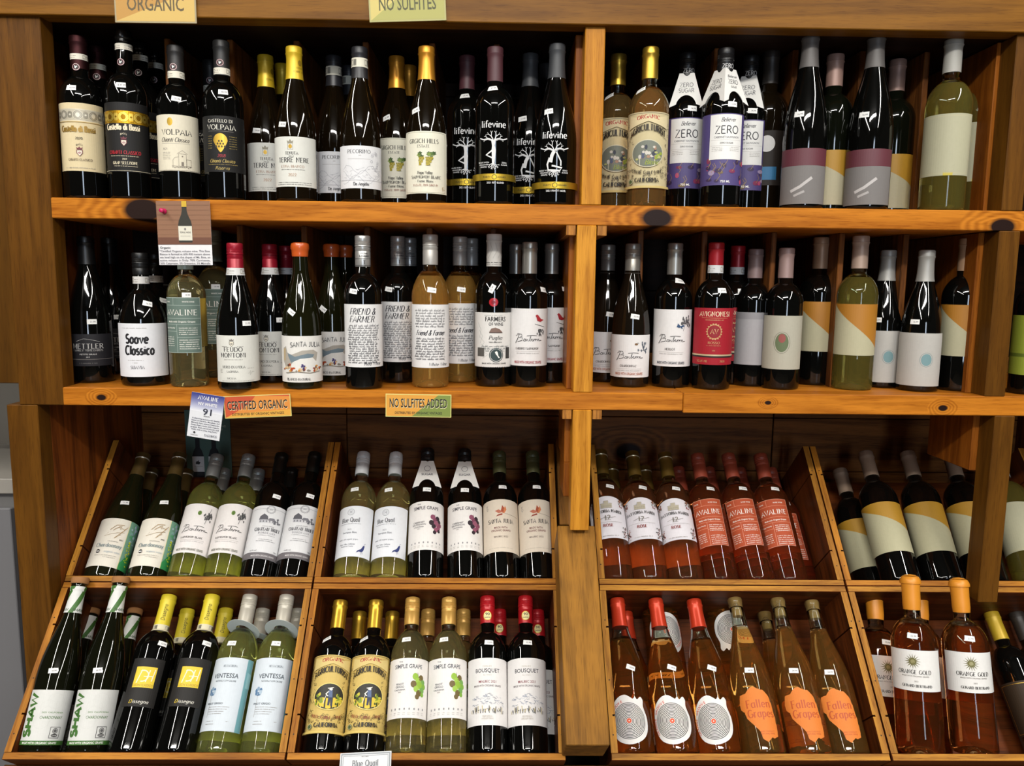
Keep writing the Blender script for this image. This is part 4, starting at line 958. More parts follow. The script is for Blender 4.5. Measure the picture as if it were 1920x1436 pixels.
@design('shaw')
def _():
    root, rf = start('slim', .325, .0385, ('dark', '0f1007'), 'cork', .9, mat('9a6a3c', .8))
    gr = mat('3f6b2c'); wp = paper('dcdcd8')
    p = Print(); p.rect(-52, 0, 52, 54, wp)
    for k in (-40, -10, 20): p.poly([(k, 0), (k+8, 0), (k+34, 54), (k+22, 54)], gr); p.text('SHAW', k+18, 3, 6, mat('2d4a20'), sh=.1)
    p.build('neck_label', root, rf, .262, .1, .0006, step=2.5)
    cr = Print(); r2 = random.Random(3)
    for k in range(6): cr.text('Vintner', -20+k*9, r2.choice((-8, -5)), 3, mat('4a2a14'), 'pen')
    def d(q, w, h):
        q.text('SHAW', -24, 14, 15, gr, 'round', w=3.4, rot=pi/2, al='l', wid=76, sh=.06)
        q.text('2021 CALIFORNIA', 9, h-42, 3, mat('4f7a35'), wid=38); q.text('CHARDONNAY', 8, h-52, 5.2, mat('3f6b2c'), wid=40, sh=.1)
        q.frame(11, 12, 30, 32, .9, INK); q.ell(20.5, 25, 5, 5, mat('5a5a5a')); q.ring(20.5, 25, 3.6, .5, WHT); q.ell(20.5, 17, 6, 3, mat('2a2a2a')); q.text('CCOF', 20.5, 15.8, 2.4, WHT)
        for k in range(4): q.ring(-4+r2.uniform(-8, 16), h-20-k*12, 14, .4, mat('c9c9c5'), 20)
        q.rect(-w/2, 0, w/2, 7.6, gr); q.text('MADE WITH ORGANIC GRAPES', -4, 2, 3.8, WHT, wid=64)
    label(root, rf, .015, .113, 92, 'd6d6d2', d, -.06); sticker(root, rf, .148, -10, '18.99', .08); return root
@design('dissegna')
def _():
    root, rf = start('bdx', .302, .0375, BLK, 'foil', .79, mat('d8c22e', .45, .05))
    band(root, rf, .226, 13, 'dcd3b4', 'bar')
    p = Print(); k = mat('4f4a1c'); p.text('Dissegna', 1.5, 2, 6.5, k, 'pen', rot=pi/2, al='l', sh=.2); p.build('lettering', root, rf, .245, .1, .0014, step=2.5)
    def d(q, w, h):
        y = mat('e0c22c', .5)
        q.rect(-19, 34, 19, h-16, y)
        q.ring(-4, h-33, 11, 2, paper('f0ead0'), a0=-100, a1=120); q.line([(-13, h-46), (-7, h-22)], 1.8, paper('f0ead0')); q.line([(7, h-22), (3, h-44)], 1.8, paper('f0ead0')); q.line([(-2, h-34), (15, h-33)], 1.5, paper('f0ead0')); q.line([(16, h-20), (13, h-42)], 1.8, paper('f0ead0'))
        q.text('LISON CLASSICO', 0, 36, 4.6, mat('a98a1c'), wid=36)
        q.text('D', -15, 6, 6.5, y, 'pen', sh=.3); q.text('issegna', 3, 6, 6, paper('e8e4d8'), 'pen', sh=.3, wid=28)
    label(root, rf, .078, .166, 62, '242220', d, -.05); label(root, rf, .02, .1, 40, paper('2b2926'), lambda q, w, h: None, pi, 'back_label'); sticker(root, rf, .196, 14, '13.99', -.12); return root
@design('ventessa')
def _():
    root, rf = start('round', .304, .0382, ('clear', 'dce088', .07, 'dbe3cf'), 'screw', .80, mat('bcb6a8', .42, .2), .745)
    t = mat('3a4650')
    def d(q, w, h):
        q.rect(w/2-15, 0, w/2-1, h, mat('6fa3ab')); q.tiny(w/2-11, w/2-5, h*.6, 30, mat('8fbcc2'))
        q.text('MEZZACORONA', 2, h-18, 4.2, mat('77808a'), 'serif', wid=26); q.text('VENTESSA', -4, h-38, 8.6, t, wid=50, sx=1); q.text('NATURALLY LOW CALORIE', -2, h-45, 3.2, t, wid=40)
        b = mat('55789c')
        for k in range(9): a = random.uniform(0, 6.28); q.ell(-24+5*cos(a), h-62+5*sin(a), 3, 4, random.choice((b, mat('a9bccb'), mat('86a0b8'))), 8)
        q.line([(-24, h-68), (-25, 24)], .5, GREY); q.text('PINOT GRIGIO', -14, h-86, 3.6, t, al='c')
        for k in range(4): q.tiny(-24, 16-k*4, h-91-k*4, 1.3, GREY)
        q.tiny(-24, -8, 16, 1.3, GREY); q.tiny(-24, -6, 11, 1.3, GREY); q.tiny(14, 20, 16, 1.3, GREY)
    label(root, rf, .036, .168, 98, 'd3dbe2', d, 0); label(root, rf, .03, .16, 50, paper('a0a35c'), lambda q, w, h: None, pi, 'back_label'); sticker(root, rf, .196, -6, '11.99', -.03)
    vs, fs = [], []
    for r, z in ((.0155, 0), (.034, 0), (.034, .0005), (.0155, .0005)):
        for i in range(32): a = 2*pi*i/32; vs.append((r*sin(a), -r*cos(a), z))
    for j in range(4):
        for i in range(32): k = (i+1) % 32; fs.append((j*32+i, j*32+k, ((j+1) % 4)*32+k, ((j+1) % 4)*32+i))
    c = mesh_obj('neck_collar', vs, fs, paper('c9d2cf'), root); c.location = (0, 0, .2335); c.rotation_euler = (-.28, .16, 0)
    return root
@design('bousquet')
def _():
    root, rf = start('bdx', .300, .0375, BLK, 'screw', .81, mat('a8161e', .35, .15))
    p = Print(); p.ell(0, 0, 8, 9.5, foil('c9a640', .4), 24); p.ell(0, 0, 7, 8.4, paper('e3d59a'), 24); p.text('90', 0, .5, 6, INK, w=1.6); p.text('points', 0, -4.6, 3, INK); p.build('round_seal', root, rf, .257, 0, .0014, step=2.5)
    def d(q, w, h):
        g = mat('b5ada0'); q.text('DOMAINE', 0, h-17, 3, g, 'serif'); q.text('BOUSQUET', 0, h-27, 7.6, mat('2b2b33'), wid=48, sx=1.1); q.text('by Ameri', 0, h-33, 3, g, 'pen'); q.text('MALBEC 2021', 0, h-46, 4.8, mat('7a3038'), wid=34); q.text('MADE WITH ORGANIC GRAPES', 0, h-53, 3.6, mat('4a3a40'), wid=54)
        bl = [mat('8f97a8'), mat('6a7080'), mat('b3b8c2')]
        for k in range(60):
            x = random.uniform(-32, 30); y = h-66-abs(x)*.18-random.uniform(0, 16); q.line([(x, y), (x+random.uniform(3, 6), y+random.uniform(-4, 2))], .7, random.choice(bl))
        for k in range(26):
            x = -32+k*2.5; q.line([(x, 34-random.uniform(0, 8)), (x+random.uniform(-3, 3), 26-random.uniform(0, 6))], 1.0, mat('23252c') if k % 3 else mat('b8a86a'))
        q.text('MENDOZA', 0, 14, 2.8, g, 'serif'); q.text('ARGENTINA', 0, 10, 2.8, g, 'serif')
    label(root, rf, .046, .167, 106, 'e4e1df', d, 0); sticker(root, rf, .197, 3, '12.99', -.05); return root
@design('groove')
def _():
    root, rf = start('bgy', .297, .0395, ('clear', 'e09e4c', .03), 'foil', .80, mat('c43a1e', .35, .3), .71)
    bl = [(x, y) for x, y in [(-26, 4), (-38, 22), (-40, 44), (-34, 64), (-20, 78), (-6, 82), (4, 77), (9, 74), (13, 78), (17, 73), (24, 78), (29, 72), (28, 62), (31, 52), (35, 40), (34, 22), (26, 8), (12, -1), (-6, -4)]]
    sm = []
    for i in range(len(bl)):
        a, b, c, d_ = [Vector(bl[(i+k) % len(bl)]) for k in (-1, 0, 1, 2)]
        for t in (0, .33, .66): p = .5*((2*b)+(c-a)*t+(2*a-5*b+4*c-d_)*t*t+(3*b-a-3*c+d_)*t**3); sm.append((p.x, p.y))
    def d(q, w, h):
        cx, cy = -2, 36; k = mat('1f1c1c')
        for i in range(11):
            r = 6.2+i*2.5; pts = []
            for j in range(49):
                a = R_(66+j*7.5); rr = r
                pts.append((cx+rr*cos(a)*(.98), cy+rr*sin(a)))
            if i > 3:
                e = pts[-1]; s0 = pts[0]
                zz = [(cx+r*cos(R_(66-u*11))*(1+.10*sin(u*2.4+i)), cy+r*sin(R_(66-u*11))*(1+.12*sin(u*3.1))) for u in range(0, 4)]
            q.line(pts, 1.15, k)
        q.ell(cx, cy, 5, 5, paper('e6e3df')); q.ell(cx, cy, 4.4, 4.4, mat('d9542c')); q.ell(cx, cy, 1, 1, WHT)
        for i, ch in enumerate('ORANGE GROOVE'):
            a = R_(212-i*8.6); r = 33.4; q.text(ch, cx+r*cos(a), cy+r*sin(a), 5, mat('c94a34'), rot=a-pi/2, w=1)
    label(root, rf, .018, .1, 80, 'e9e6e2', d, 0, shape=sm); sticker(root, rf, .150, 12, '18.99', -.35)
    label(root, rf, .012, .10, 66, paper('a06c30'), lambda q, w, h: None, pi, 'back_label'); return root
@design('fallen')
def _():
    root, rf = start('bgy', .300, .0395, ('clear', 'e2ae5c', .05), None, .8, None, .80)
    # cork seen in the bare mouth, with a printed ring
    pr = [(.0005, .262), (.0098, .262), (.0098, .2992), (.0005, .2992)]; vs, fs = lathe(pr, 24)
    ck = mat('b58f52', .8); mesh_obj('cork_stopper', vs, fs, ck, root, smooth=False)
    p = Print(); p.ring(0, 0, 6.4, .7, mat('3a2c14')); p.ring(0, 0, 2.8, .7, mat('3a2c14')); p.line([(-4, 3), (0, -4), (4, 3)], .7, mat('3a2c14')); p.build('lettering', root, lambda z: .0101, .281, 0, .0001, step=2)
    sh = [(-30, 0+66), (-26, 82), (-14, 84), (-6, 92), (2, 96), (10, 91), (20, 88), (29, 78), (33, 60), (35, 40), (35, 22), (34, 8), (26, 4), (20, 6), (12, -2), (8, 0), (3, 5), (1, 16), (-8, 28), (-19, 40), (-22, 52), (-28, 56)]
    sm = []
    for i in range(len(sh)):
        a, b = Vector(sh[i]), Vector(sh[(i+1) % len(sh)])
        for t in (0, .25, .5, .75): p_ = a.lerp(b, t); sm.append((p_.x+random.uniform(-.6, .6), p_.y+random.uniform(-.6, .6)))
    def d(q, w, h):
        o = mat('b5491c'); l = mat('e8a25c')
        q.text('Fallen', 6, 58, 13.5, o, 'serif', wid=44, w=1.5); q.text('Grapes', 8, 41, 13.5, o, 'serif', wid=48, w=1.5); q.text('SKIN CONTACT', 14, 15, 2.6, o, al='c'); q.text('NATURAL WINE', 14, 11, 2.6, o)
    label(root, rf, .020, .118, 70, paper('df7f35'), d, 0, shape=sm); sticker(root, rf, .146, 2, '24.99', -.1); return root
@design('orange_gold')
def _():
    root, rf = start('bdx', .317, .0405, ('clear', 'd08040', .03), 'dome', .80, mat('d68a26', .42, .05), .72)
    p = Print(); p.ell(0, 0, 5.4, 7.4, GOLD, 20); p.ring(0, 0, 4.2, .5, mat('8f6f1c', .5), ry=6); p.text('B', 0, -3.4, 7, mat('8f6f1c', .5), 'serif'); p.build('round_seal', root, rf, .279, .12, .0016, step=2)
    def d(q, w, h):
        g = mat('6f6a3c', .5, .2)
        for k in range(16): a = k*pi/8; q.poly([(-3+14*cos(a), h-20+14*sin(a)), (-3+5*cos(a+.22), h-20+5*sin(a+.22)), (-3+5*cos(a-.22), h-20+5*sin(a-.22))], g)
        q.ell(-3, h-20, 6, 6, g); q.ell(-3, h-20, 3.6, 3.6, mat('9a9468', .4, .3))
        q.text('ORANGE GOLD', -1, h-42, 7, mat('3a3836'), 'serif', wid=56, w=1.5); q.text('MADE WITH ORGANIC GRAPES', 0, h-47, 2.6, GREY, wid=46); q.text('2021', 1, h-56, 2.6, GREY); q.text('GERARD BERTRAND', 2, h-65, 4.4, mat('2a2826'), 'serif', wid=50, w=1.9)
    label(root, rf, .112, .184, 104, 'e6e4e0', d, -.03); label(root, rf, .085, .16, 60, paper('b06a30'), lambda q, w, h: None, pi, 'back_label'); sticker(root, rf, .209, -2, '22.99', -.08); return root

# bottles of the dim right-hand bay, whose print cannot be read in the photograph
def plain(kind, H, R, gl, cap, zb, cm, z0, z1, w, colr, draw, stk=None, rot=0):
    def f():
        root, rf = start(kind, H, R, gl, cap, zb, cm, .74)
        label(root, rf, z0, z1, w, colr, draw, rot)
        if stk: sticker(root, rf, stk, -12, '16.99', 0)
        return root
    return f
def d_split(q, w, h):
    q.poly([(-w/2, h), (w/2, 14), (w/2, h)], mat('a8701f'))
def d_split2(q, w, h):
    q.poly([(-w/2, h), (-w/2, h-4), (w*.2, h-42), (w/2, h-58), (w/2, h)], mat('ac8024'))
def d_maroon(q, w, h):
    q.rect(-w/2, h-30, w/2, h, mat('5d2a34')); q.line([(-20, 22), (-4, 30), (6, 38), (16, 46)], 5, mat('b5b0ae')); q.line([(-14, 14), (4, 22)], 4, mat('a5a09e'))
def d_emb(q, w, h):
    q.ell(0, h*.5, 13, 19, mat('5d6a4a'), 22); q.ell(0, h*.58, 7, 9, mat('8f4a44'), 16); q.ring(0, h*.5, 16, .8, mat('6a6a5a'), ry=22)
def d_teal(q, w, h):
    q.ell(14, h*.5, 10, 12, mat('6f9094'), 20); q.ring(14, h*.5, 12.5, .8, mat('77888a'), ry=14.5)
def d_cream(q, w, h): q.rect(-1, 0, 14, 5, mat('b9a83c')); q.frame(-w/2+4, 4, w/2-4, h-4, .5, mat('b5ad8a'))
DES['grey_maroon'] = plain('slim', .312, .0385, BLK, 'foil', .80, mat('5b5755', .5), .008, .105, 100, '787472', d_maroon, .165)  # label papers of this bay darkened: its dimness is put into their colour
DES['pink_split'] = plain('bdx', .285, .0375, BLKG, 'foil', .80, mat('9c7d72', .45, .2), .012, .110, 100, 'b3ab8e', d_split2)
DES['cream_clear'] = plain('bdx', .300, .0375, ('clear', 'b0a250', .12), 'foil', .80, mat('a3a19a', .5), .060, .165, 104, 'aeab90', d_cream)
DES['tan_split'] = plain('bdx', .292, .0375, BLK, 'foil', .79, mat('a8866a', .45, .2), .068, .166, 100, 'b5b092', d_split)
DES['tan_split_clear'] = plain('bdx', .296, .0375, ('clear', 'b0a250', .12), 'foil', .79, mat('b39a8a', .45, .2), .068, .166, 100, 'b5b092', d_split)
DES['emblem'] = plain('bdx', .285, .0375, BLK, 'foil', .79, mat('a08580', .45, .2), .042, .150, 100, 'b0ac9c', d_emb)
DES['teal_dot'] = plain('bgy', .282, .0395, BLK, 'foil', .78, mat('a3a19c', .45, .3), .012, .118, 104, 'b5b2ac', d_teal, .14)
DES['tan_lean'] = plain('bdx', .300, .0375, BLK, 'foil', .80, mat('8f7a68', .45, .2), .058, .165, 102, 'b5b090', d_split2)
DES['red_grey'] = plain('bdx', .280, .0375, BLK, 'foil', .79, mat('8a7472', .45, .2), .045, .152, 100, 'a8a5a8', lambda q, w, h: q.rect(-w/2, h-14, w/2, h, mat('8f8d90')))
DES['yellow_neck'] = plain('bdx', .300, .0375, BLK, 'foil', .80, mat('c4a32c', .4, .2), .05, .15, 100, '3a2c1e', lambda q, w, h: q.frame(-40, 4, 40, h-4, 1, GOLD))
DES['disc'] = plain('bdx', .300, .0375, BRN, 'foil', .80, mat('2c2622', .45), .05, .15, 100, '2a2420', lambda q, w, h: (q.ell(0, h-24, 15, 15, paper('d5d3d0'), 24), q.rect(-20, 10, 20, 34, mat('2f6f9a'))))
DES['lime'] = plain('bdx', .290, .0375, BLK, 'foil', .80, mat('2a2a24', .45), .04, .16, 104, '8f9a34', lambda q, w, h: q.rect(-w/2, h*.3, w/2, h*.36, mat('5d6a20')))
# ------------------------------------------------------------------ the setting
W_EDGE = lambda knots=(): wood('cf8228', '8f4e0e', 'X', 1, knots)
w_post = wood('dd9a34', 'a06418', 'Z', 1)
w_frame_dim = wood('6c4513', '4a2c0a', 'Z', 1)  # outer posts and top rail: their dimness is put into the wood colour
w_frameh_dim = wood('8a5c1a', '5e3a0c', 'X', 1)
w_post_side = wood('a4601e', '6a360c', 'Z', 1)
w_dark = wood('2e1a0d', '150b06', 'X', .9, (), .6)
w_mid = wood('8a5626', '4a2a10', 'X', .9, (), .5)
w_midk = wood('8a5626', '4a2a10', 'X', .9, ((.17, 0, -.02, .022),), .5)
w_div = wood('8a5426', '42240e', 'Z', 1.2, (), .5)
w_side = wood('94501c', '421d0a', 'Z', .8, ((0, .05, -.55, .03),), .5)
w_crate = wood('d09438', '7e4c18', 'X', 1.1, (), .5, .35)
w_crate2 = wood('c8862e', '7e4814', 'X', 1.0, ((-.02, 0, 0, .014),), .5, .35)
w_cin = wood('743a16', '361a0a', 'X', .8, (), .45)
w_plank = wood('9a6224', '6a431c', 'Z', 1.0, (), .65, .45, .0)
w_ply = wood('c8873a', '6a3f1c', 'Z', 3.0)

def plane(name, x0, x1, y0, y1, z, m):
    o = mesh_obj(name, [(x0, y0, z), (x1, y0, z), (x1, y1, z), (x0, y1, z)], [(0, 1, 2, 3)], m); return tag(o, kind='structure')
def tilefloor():
    m = bpy.data.materials.new('shop_floor'); m.use_nodes = True; nt = m.node_tree; b = nt.nodes['Principled BSDF']
    br = nt.nodes.new('ShaderNodeTexNoise'); br.inputs['Scale'].default_value = 6; mx = nt.nodes.new('ShaderNodeMix'); mx.data_type = 'RGBA'
    mx.inputs[6].default_value = lin('6a6258'); mx.inputs[7].default_value = lin('8a8176'); nt.links.new(br.outputs['Fac'], mx.inputs[0]); nt.links.new(mx.outputs[2], b.inputs['Base Color']); b.inputs['Roughness'].default_value = .5
    return m
plane('floor', -4, 4, -7, 1.6, 0, tilefloor())
cl = plane('ceiling', -4, 4, -7, 1.6, 3.12, mat('3f3d3a', .8)); 
wb = abox('wall_back', -4, 4, .62, .70, 0, 3.1, mat('6f6a62', .7)); tag(wb, kind='structure')

# ------------------------------------------------------------------ the built-in rack
rack = empty('wine_rack', (0, 0, 0))
tag(rack, 'built-in orange-stained wooden wine rack with shelves, posts and slot dividers', 'shelving')
xr0, xr1 = atY(1868, 500, 0).x, atY(1907, 500, 0).x
XP0, XP1 = .1425, .179
YB = .42
TOPZ = Z0+.462
kx = lambda x, y: atY(x, y, 0)
# shelf boards (origins at their centres, so knots are given relative to them)
def shelf(x0, x1, z0, z1, kn=(), y0=0):
    cx, cz = (x0+x1)/2, (z0+z1)/2
    return abox('shelf', x0, x1, y0, YB, z0, z1, W_EDGE([(a-cx, 0, b-cz, r) for a, b, r in kn]), rack)
k1 = kx(268, 394); k2 = kx(1232, 405); k3 = kx(1880, 425)
shelf(-.825, xr1+.319, Z0+.111, FL1, [(k1.x, k1.z, .0235), (k2.x, k2.z-.004, .019), (k3.x, k3.z, .016)])
xj = kx(1281, 750).x
shelf(-.825, xj-.0004, Z0-.2365, FL2, [(kx(190, 745).x, kx(190, 745).z, .006)])
k4 = kx(1768, 765)
shelf(xj+.0004, xr1+.319, Z0-.2405, FL2+.0005, [(k4.x, k4.z, .006), (kx(1440, 755).x, kx(1440, 755).z, .004)])
abox('top_rail', -1.25, 1.5, -.012, .03, TOPZ, Z0+.66, w_frameh_dim, rack)
abox('top_shelf', -.89, xr1+.3, .03, YB, TOPZ+.002, TOPZ+.035, w_dark, rack)
# face posts, in sections between the shelves
for (x0, x1) in ((XP0, XP1), (xr0, xr1)):
    d = .007 if x0 < .5 else 0
    wp_ = w_post if x0 < .5 else w_frame_dim
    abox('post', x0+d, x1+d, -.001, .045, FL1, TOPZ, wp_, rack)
    abox('post', x0, x1, -.001, .045, FL2, Z0+.111, wp_, rack)
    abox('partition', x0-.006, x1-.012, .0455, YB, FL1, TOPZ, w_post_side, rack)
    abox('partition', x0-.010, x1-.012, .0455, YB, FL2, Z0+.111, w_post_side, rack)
abox('post', XP0, XP1, -.001, .045, Z0-.475, Z0-.2365, w_post, rack)
abox('partition', XP0-.011, XP1-.010, .0455, .2, Z0-.35, Z0-.2365, w_post_side, rack)
abox('partition', XP0-.011, XP1-.010, .0455, .15, Z0-.42, Z0-.35, w_post_side, rack)
abox('post', xr0+.024, xr1+.024, -.001, .045, Z0-.618, Z0-.2405, w_frame_dim, rack)
abox('partition', xr0+.012, xr1+.012, .0455, .2, Z0-.36, Z0-.2405, w_post_side, rack)
abox('post', -.905, -.822, -.001, .04, Z0-.2365, Z0+.66, w_frame_dim, rack)
abox('post', -.93, -.872, -.001, .04, .0, Z0-.2365, w_frame_dim, rack)
abox('side_panel', -.888, -.873, .0405, YB, .3, TOPZ, w_side, rack)
abox('side_panel', xr1+.32, xr1+.335, .0, YB, .3, TOPZ, w_side, rack)
# small plywood cleats beside the posts, right under the shelves
for xa, zz in ((XP0-.0195, Z0+.111), (XP1+.0018, Z0+.111), (XP0-.0195, Z0-.2365), (XP1+.0018, Z0-.2365)):
    c = empty('', (0, 0, 0)); bpy.data.objects.remove(c)
    abox('cleat', xa, xa+.0175, .002, .30, zz-.0185, zz, w_ply, rack, .0006)
# slot dividers
for x, y in [(312, 60), (430, 60), (555, 60), (685, 60), (810, 60), (932, 60), (1219, 60), (1347, 60), (1487, 200), (1612, 200), (1732, 200)]:
    X = atY(x, y, .11).x; abox('divider', X-.0058, X+.0058, .11, YB, FL1, TOPZ, w_div, rack)
for x, y in [(449, 440), (570, 440), (688, 440), (805, 440), (925, 440), (1202, 440), (1322, 440), (1452, 440), (1580, 440), (1701, 440)]:
    X = atY(x, y, .11).x; abox('divider', X-.0058, X+.0058, .11, YB, FL2, Z0+.111, w_div, rack)
# plank wall behind: boards one by one, with open joints
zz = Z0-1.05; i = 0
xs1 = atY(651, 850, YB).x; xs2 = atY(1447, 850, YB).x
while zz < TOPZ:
    h = (.150, .135, .160)[i % 3]; m = w_mid if zz < Z0-.25 else w_dark  # upper planks near black: shade inside the shelves is put into the wood
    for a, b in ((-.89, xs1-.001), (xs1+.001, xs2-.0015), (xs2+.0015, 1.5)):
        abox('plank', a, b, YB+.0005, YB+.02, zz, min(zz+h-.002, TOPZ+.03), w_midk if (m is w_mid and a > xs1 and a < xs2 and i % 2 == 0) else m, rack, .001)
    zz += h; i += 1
# plinth under the crates
abox('plinth', -.89, 1.5, -.16, -.14, 0, Z0-.875, w_mid, rack)

# neighbouring panel and pale cabinet left of the rack
nb = abox('side_board', -1.30, -.913, .03, .06, Z0-.20, Z0+.66, wood('5e3c10', '42280a', 'Z', .8)); tag(nb, 'upright orange board beside the left post of the rack', 'board')
cb = empty('side_cabinet', (-1.125, .2, 0)); tag(cb, 'pale grey cabinet at the lower left behind the rack post', 'cabinet')
for nm, a in (('carcass', (-.22, .175, -.15, .15, 0, Z0-.42)), ('worktop', (-.24, .18, -.165, .16, Z0-.42, Z0-.39)), ('door', (-.21, .165, -.165, -.152, .08, Z0-.45))):
    abox(nm, *a, mat({'carcass': '6c6a68', 'worktop': '8d8880', 'door': '6d6c6e'}[nm], .5), cb)

# ------------------------------------------------------------------ tilted wooden crates
def cpt(x, s, n): return Vector((x, 0, 0))+P3+DV*s+NV*n
T = .0125
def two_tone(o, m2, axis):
    """sawn front edge stays golden, all other faces take a darker wood"""
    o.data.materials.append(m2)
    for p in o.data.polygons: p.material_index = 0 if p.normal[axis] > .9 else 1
def crate(x0, x1, s0, s1, lab, topb, m_edge, depth=.175):
    L = cpt((x0+x1)/2, s0, -depth/2); r = empty('wooden_crate', L); tag(r, lab, 'crate', 'wooden crates tilted along the foot of the rack')
    X = Vector((1, 0, 0)); B = lambda n, o, ex, ey, ez, m: board(n, o-L, ex, ey, ez, m, r, .001)
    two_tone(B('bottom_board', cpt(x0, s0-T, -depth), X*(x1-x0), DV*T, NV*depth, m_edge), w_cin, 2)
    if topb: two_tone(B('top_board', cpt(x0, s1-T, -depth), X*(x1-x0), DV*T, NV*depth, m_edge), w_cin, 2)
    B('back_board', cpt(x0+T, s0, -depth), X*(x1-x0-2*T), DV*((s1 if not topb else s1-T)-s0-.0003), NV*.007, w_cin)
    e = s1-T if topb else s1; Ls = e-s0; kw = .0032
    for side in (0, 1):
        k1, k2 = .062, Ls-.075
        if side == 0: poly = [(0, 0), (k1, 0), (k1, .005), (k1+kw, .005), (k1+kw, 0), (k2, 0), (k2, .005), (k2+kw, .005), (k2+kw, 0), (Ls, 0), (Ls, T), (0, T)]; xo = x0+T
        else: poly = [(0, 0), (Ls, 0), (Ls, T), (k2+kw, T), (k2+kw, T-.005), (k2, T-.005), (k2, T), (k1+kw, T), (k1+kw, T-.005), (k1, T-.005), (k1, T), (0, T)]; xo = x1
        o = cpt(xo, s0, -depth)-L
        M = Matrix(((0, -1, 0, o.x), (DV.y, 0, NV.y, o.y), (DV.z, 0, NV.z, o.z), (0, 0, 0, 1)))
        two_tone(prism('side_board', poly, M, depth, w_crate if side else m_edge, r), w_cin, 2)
        for q in (.03, Ls*.42, Ls*.8):
            nl = Print(); nl.ell(0, 0, 1.3, 1.3, mat('1a120c', .5, .4), 8)
            c = cpt(xo-T/2*(1 if side else 1), s0+q, 0)-L
            nl.build('nail', r, None, 0, 0, .0002, M4=Matrix(((1, 0, 0, c.x), (0, -NV.y, DV.y, c.y), (0, -NV.z, DV.z, c.z), (0, 0, 0, 1))))
    return r
U0, U1 = 0, .318
XC = [(-.868, -.372), (-.3695, .1265), (.208, .711), (.7145, 1.21)]
nm = ['leftmost', 'second', 'third', 'rightmost']
crate(*XC[0], U0, U1, 'open tilted crate in upper row at left holding cream, white and dark labelled bottles', False, w_crate)
crate(*XC[1], U0, U1, 'open tilted crate in upper row with two white-capped bottles at its left end', False, w_crate2)
crate(*XC[2], U0, U1, 'open tilted crate in upper row filled with rose wine under rust labels', False, w_crate)
crate(*XC[3], U0, U1, 'open tilted crate in upper row at far right behind the right post', False, w_crate2)
L0, L1 = S4, -T-.0006
crate(*XC[0], L0, L1, 'tilted crate in bottom row at left with cork-topped and yellow-capped bottles', True, w_crate2)
crate(*XC[1], L0, L1, 'tilted crate in bottom row with gold, green-grape and red-capped bottles', True, w_crate2)
crate(*XC[2], L0, L1, 'tilted crate in bottom row with red-capped and torn orange labelled bottles', True, w_crate)
crate(*XC[3], L0, L1, 'tilted crate in bottom row at far right with orange-capped bottles', True, w_crate)

# the broad board that covers the joint between the crates, and the short filler beside the post
o = .100
def cp(x, y, n): return atP(x, y, P3+NV*n, NV)
a, b = cp(1042, 985, o), cp(1112, 985, o); c, d = cp(1065, 1397, o), cp(1147, 1397, o)
xa, xb = (a.x+c.x)/2, (b.x+d.x)/2; s1_ = (a-P3).dot(DV); s0_ = (c-P3).dot(DV)
pk = board('cover_board', cpt(xa, s0_, o-.095), (0, 0, 0) if False else Vector((xb-xa, 0, 0)), DV*(s1_-s0_), NV*.095, wood('a8742c', '6e4a1c', 'Y', .9, (), .65, .5, 0))
tag(pk, 'broad rough-sawn slanting board covering the joint between crates below the middle post', 'board')
a, b, c = cp(1034, 822, .0), cp(1068, 822, .0), cp(1040, 983, .0)
fb = board('filler_board', cpt((a.x+c.x)/2, (c-P3).dot(DV), -.06), Vector((.033, 0, 0)), DV*((a-c).dot(DV)), NV*.06, wood('a06c2c', '62401a', 'Y', 1, (), .6, .3))
fb.location.x += .0105
tag(fb, 'short dark board standing beside the foot of the middle post', 'board')

# ------------------------------------------------------------------ putting bottles in place
PROTO = {}
def copy_tree(o, parent=None):
    c = o.copy(); col.objects.link(c); c.parent = parent; c.matrix_parent_inverse = o.matrix_parent_inverse
    for ch in list(o.children): copy_tree(ch, c)
    return c
def get(des):
    if des not in PROTO:
        r = DES[des](); r.name = 'wine_bottle'; PROTO[des] = (r, [False])
        g = [c for c in r.children if c.name.startswith('glass_body')][0]
        r['h'] = 0
        H = max(v.co.z for v in g.data.vertices); R = max(v.co.x for v in g.data.vertices); PROTO[des] = (r, [False], H, R)
    r, used, H, R = PROTO[des]
    if not used[0]: used[0] = True; return r, H, R
    return copy_tree(r), H, R
GROUPS = {}
def setup(o, des, lab, grp):
    if 'h' in o: del o['h']
    tag(o, lab, 'wine bottle', grp)
NOR = []
def up(des, x, ym, yt, lab, yb=None, Y=None, fl=None, grp=None, app=0):
    fl = FL1 if fl is None else fl
    o, H, R = get(des)
    if Y is None:
        if yb is None: Y = .048
        else:
            d = ray(x, yb); t = (fl-EYE.z)/d.z; Y = EYE.y+d.y*t+R
    p = atY(x, ym, Y); zt = atY(x, yt, Y).z
    k = (zt-fl)/H
    if not .93 < k < 1.07: NOR.append((des, x, yt, round(k, 3)))
    k = min(1.08, max(.92, k))
    o.location = (p.x, Y, fl+.0004); o.rotation_euler = (0, 0, math.atan2(-p.x, Y-EYE.y)+app); o.scale = (k, k, k)
    setup(o, des, lab, grp); return o
DX = (ray(880, -1286)); DX = (DX-NV*DX.dot(NV)).normalized()
def face(o, B, D, N, k, app):
    Y = -(N-D*N.dot(D)).normalized(); X = Y.cross(D)
    a = math.atan2((EYE-B).dot(X), -(EYE-B).dot(Y))+app
    o.matrix_world = Matrix(((X.x*k, Y.x*k, D.x*k, B.x), (X.y*k, Y.y*k, D.y*k, B.y), (X.z*k, Y.z*k, D.z*k, B.z), (0, 0, 0, 1))) @ Matrix.Rotation(a, 4, 'Z')
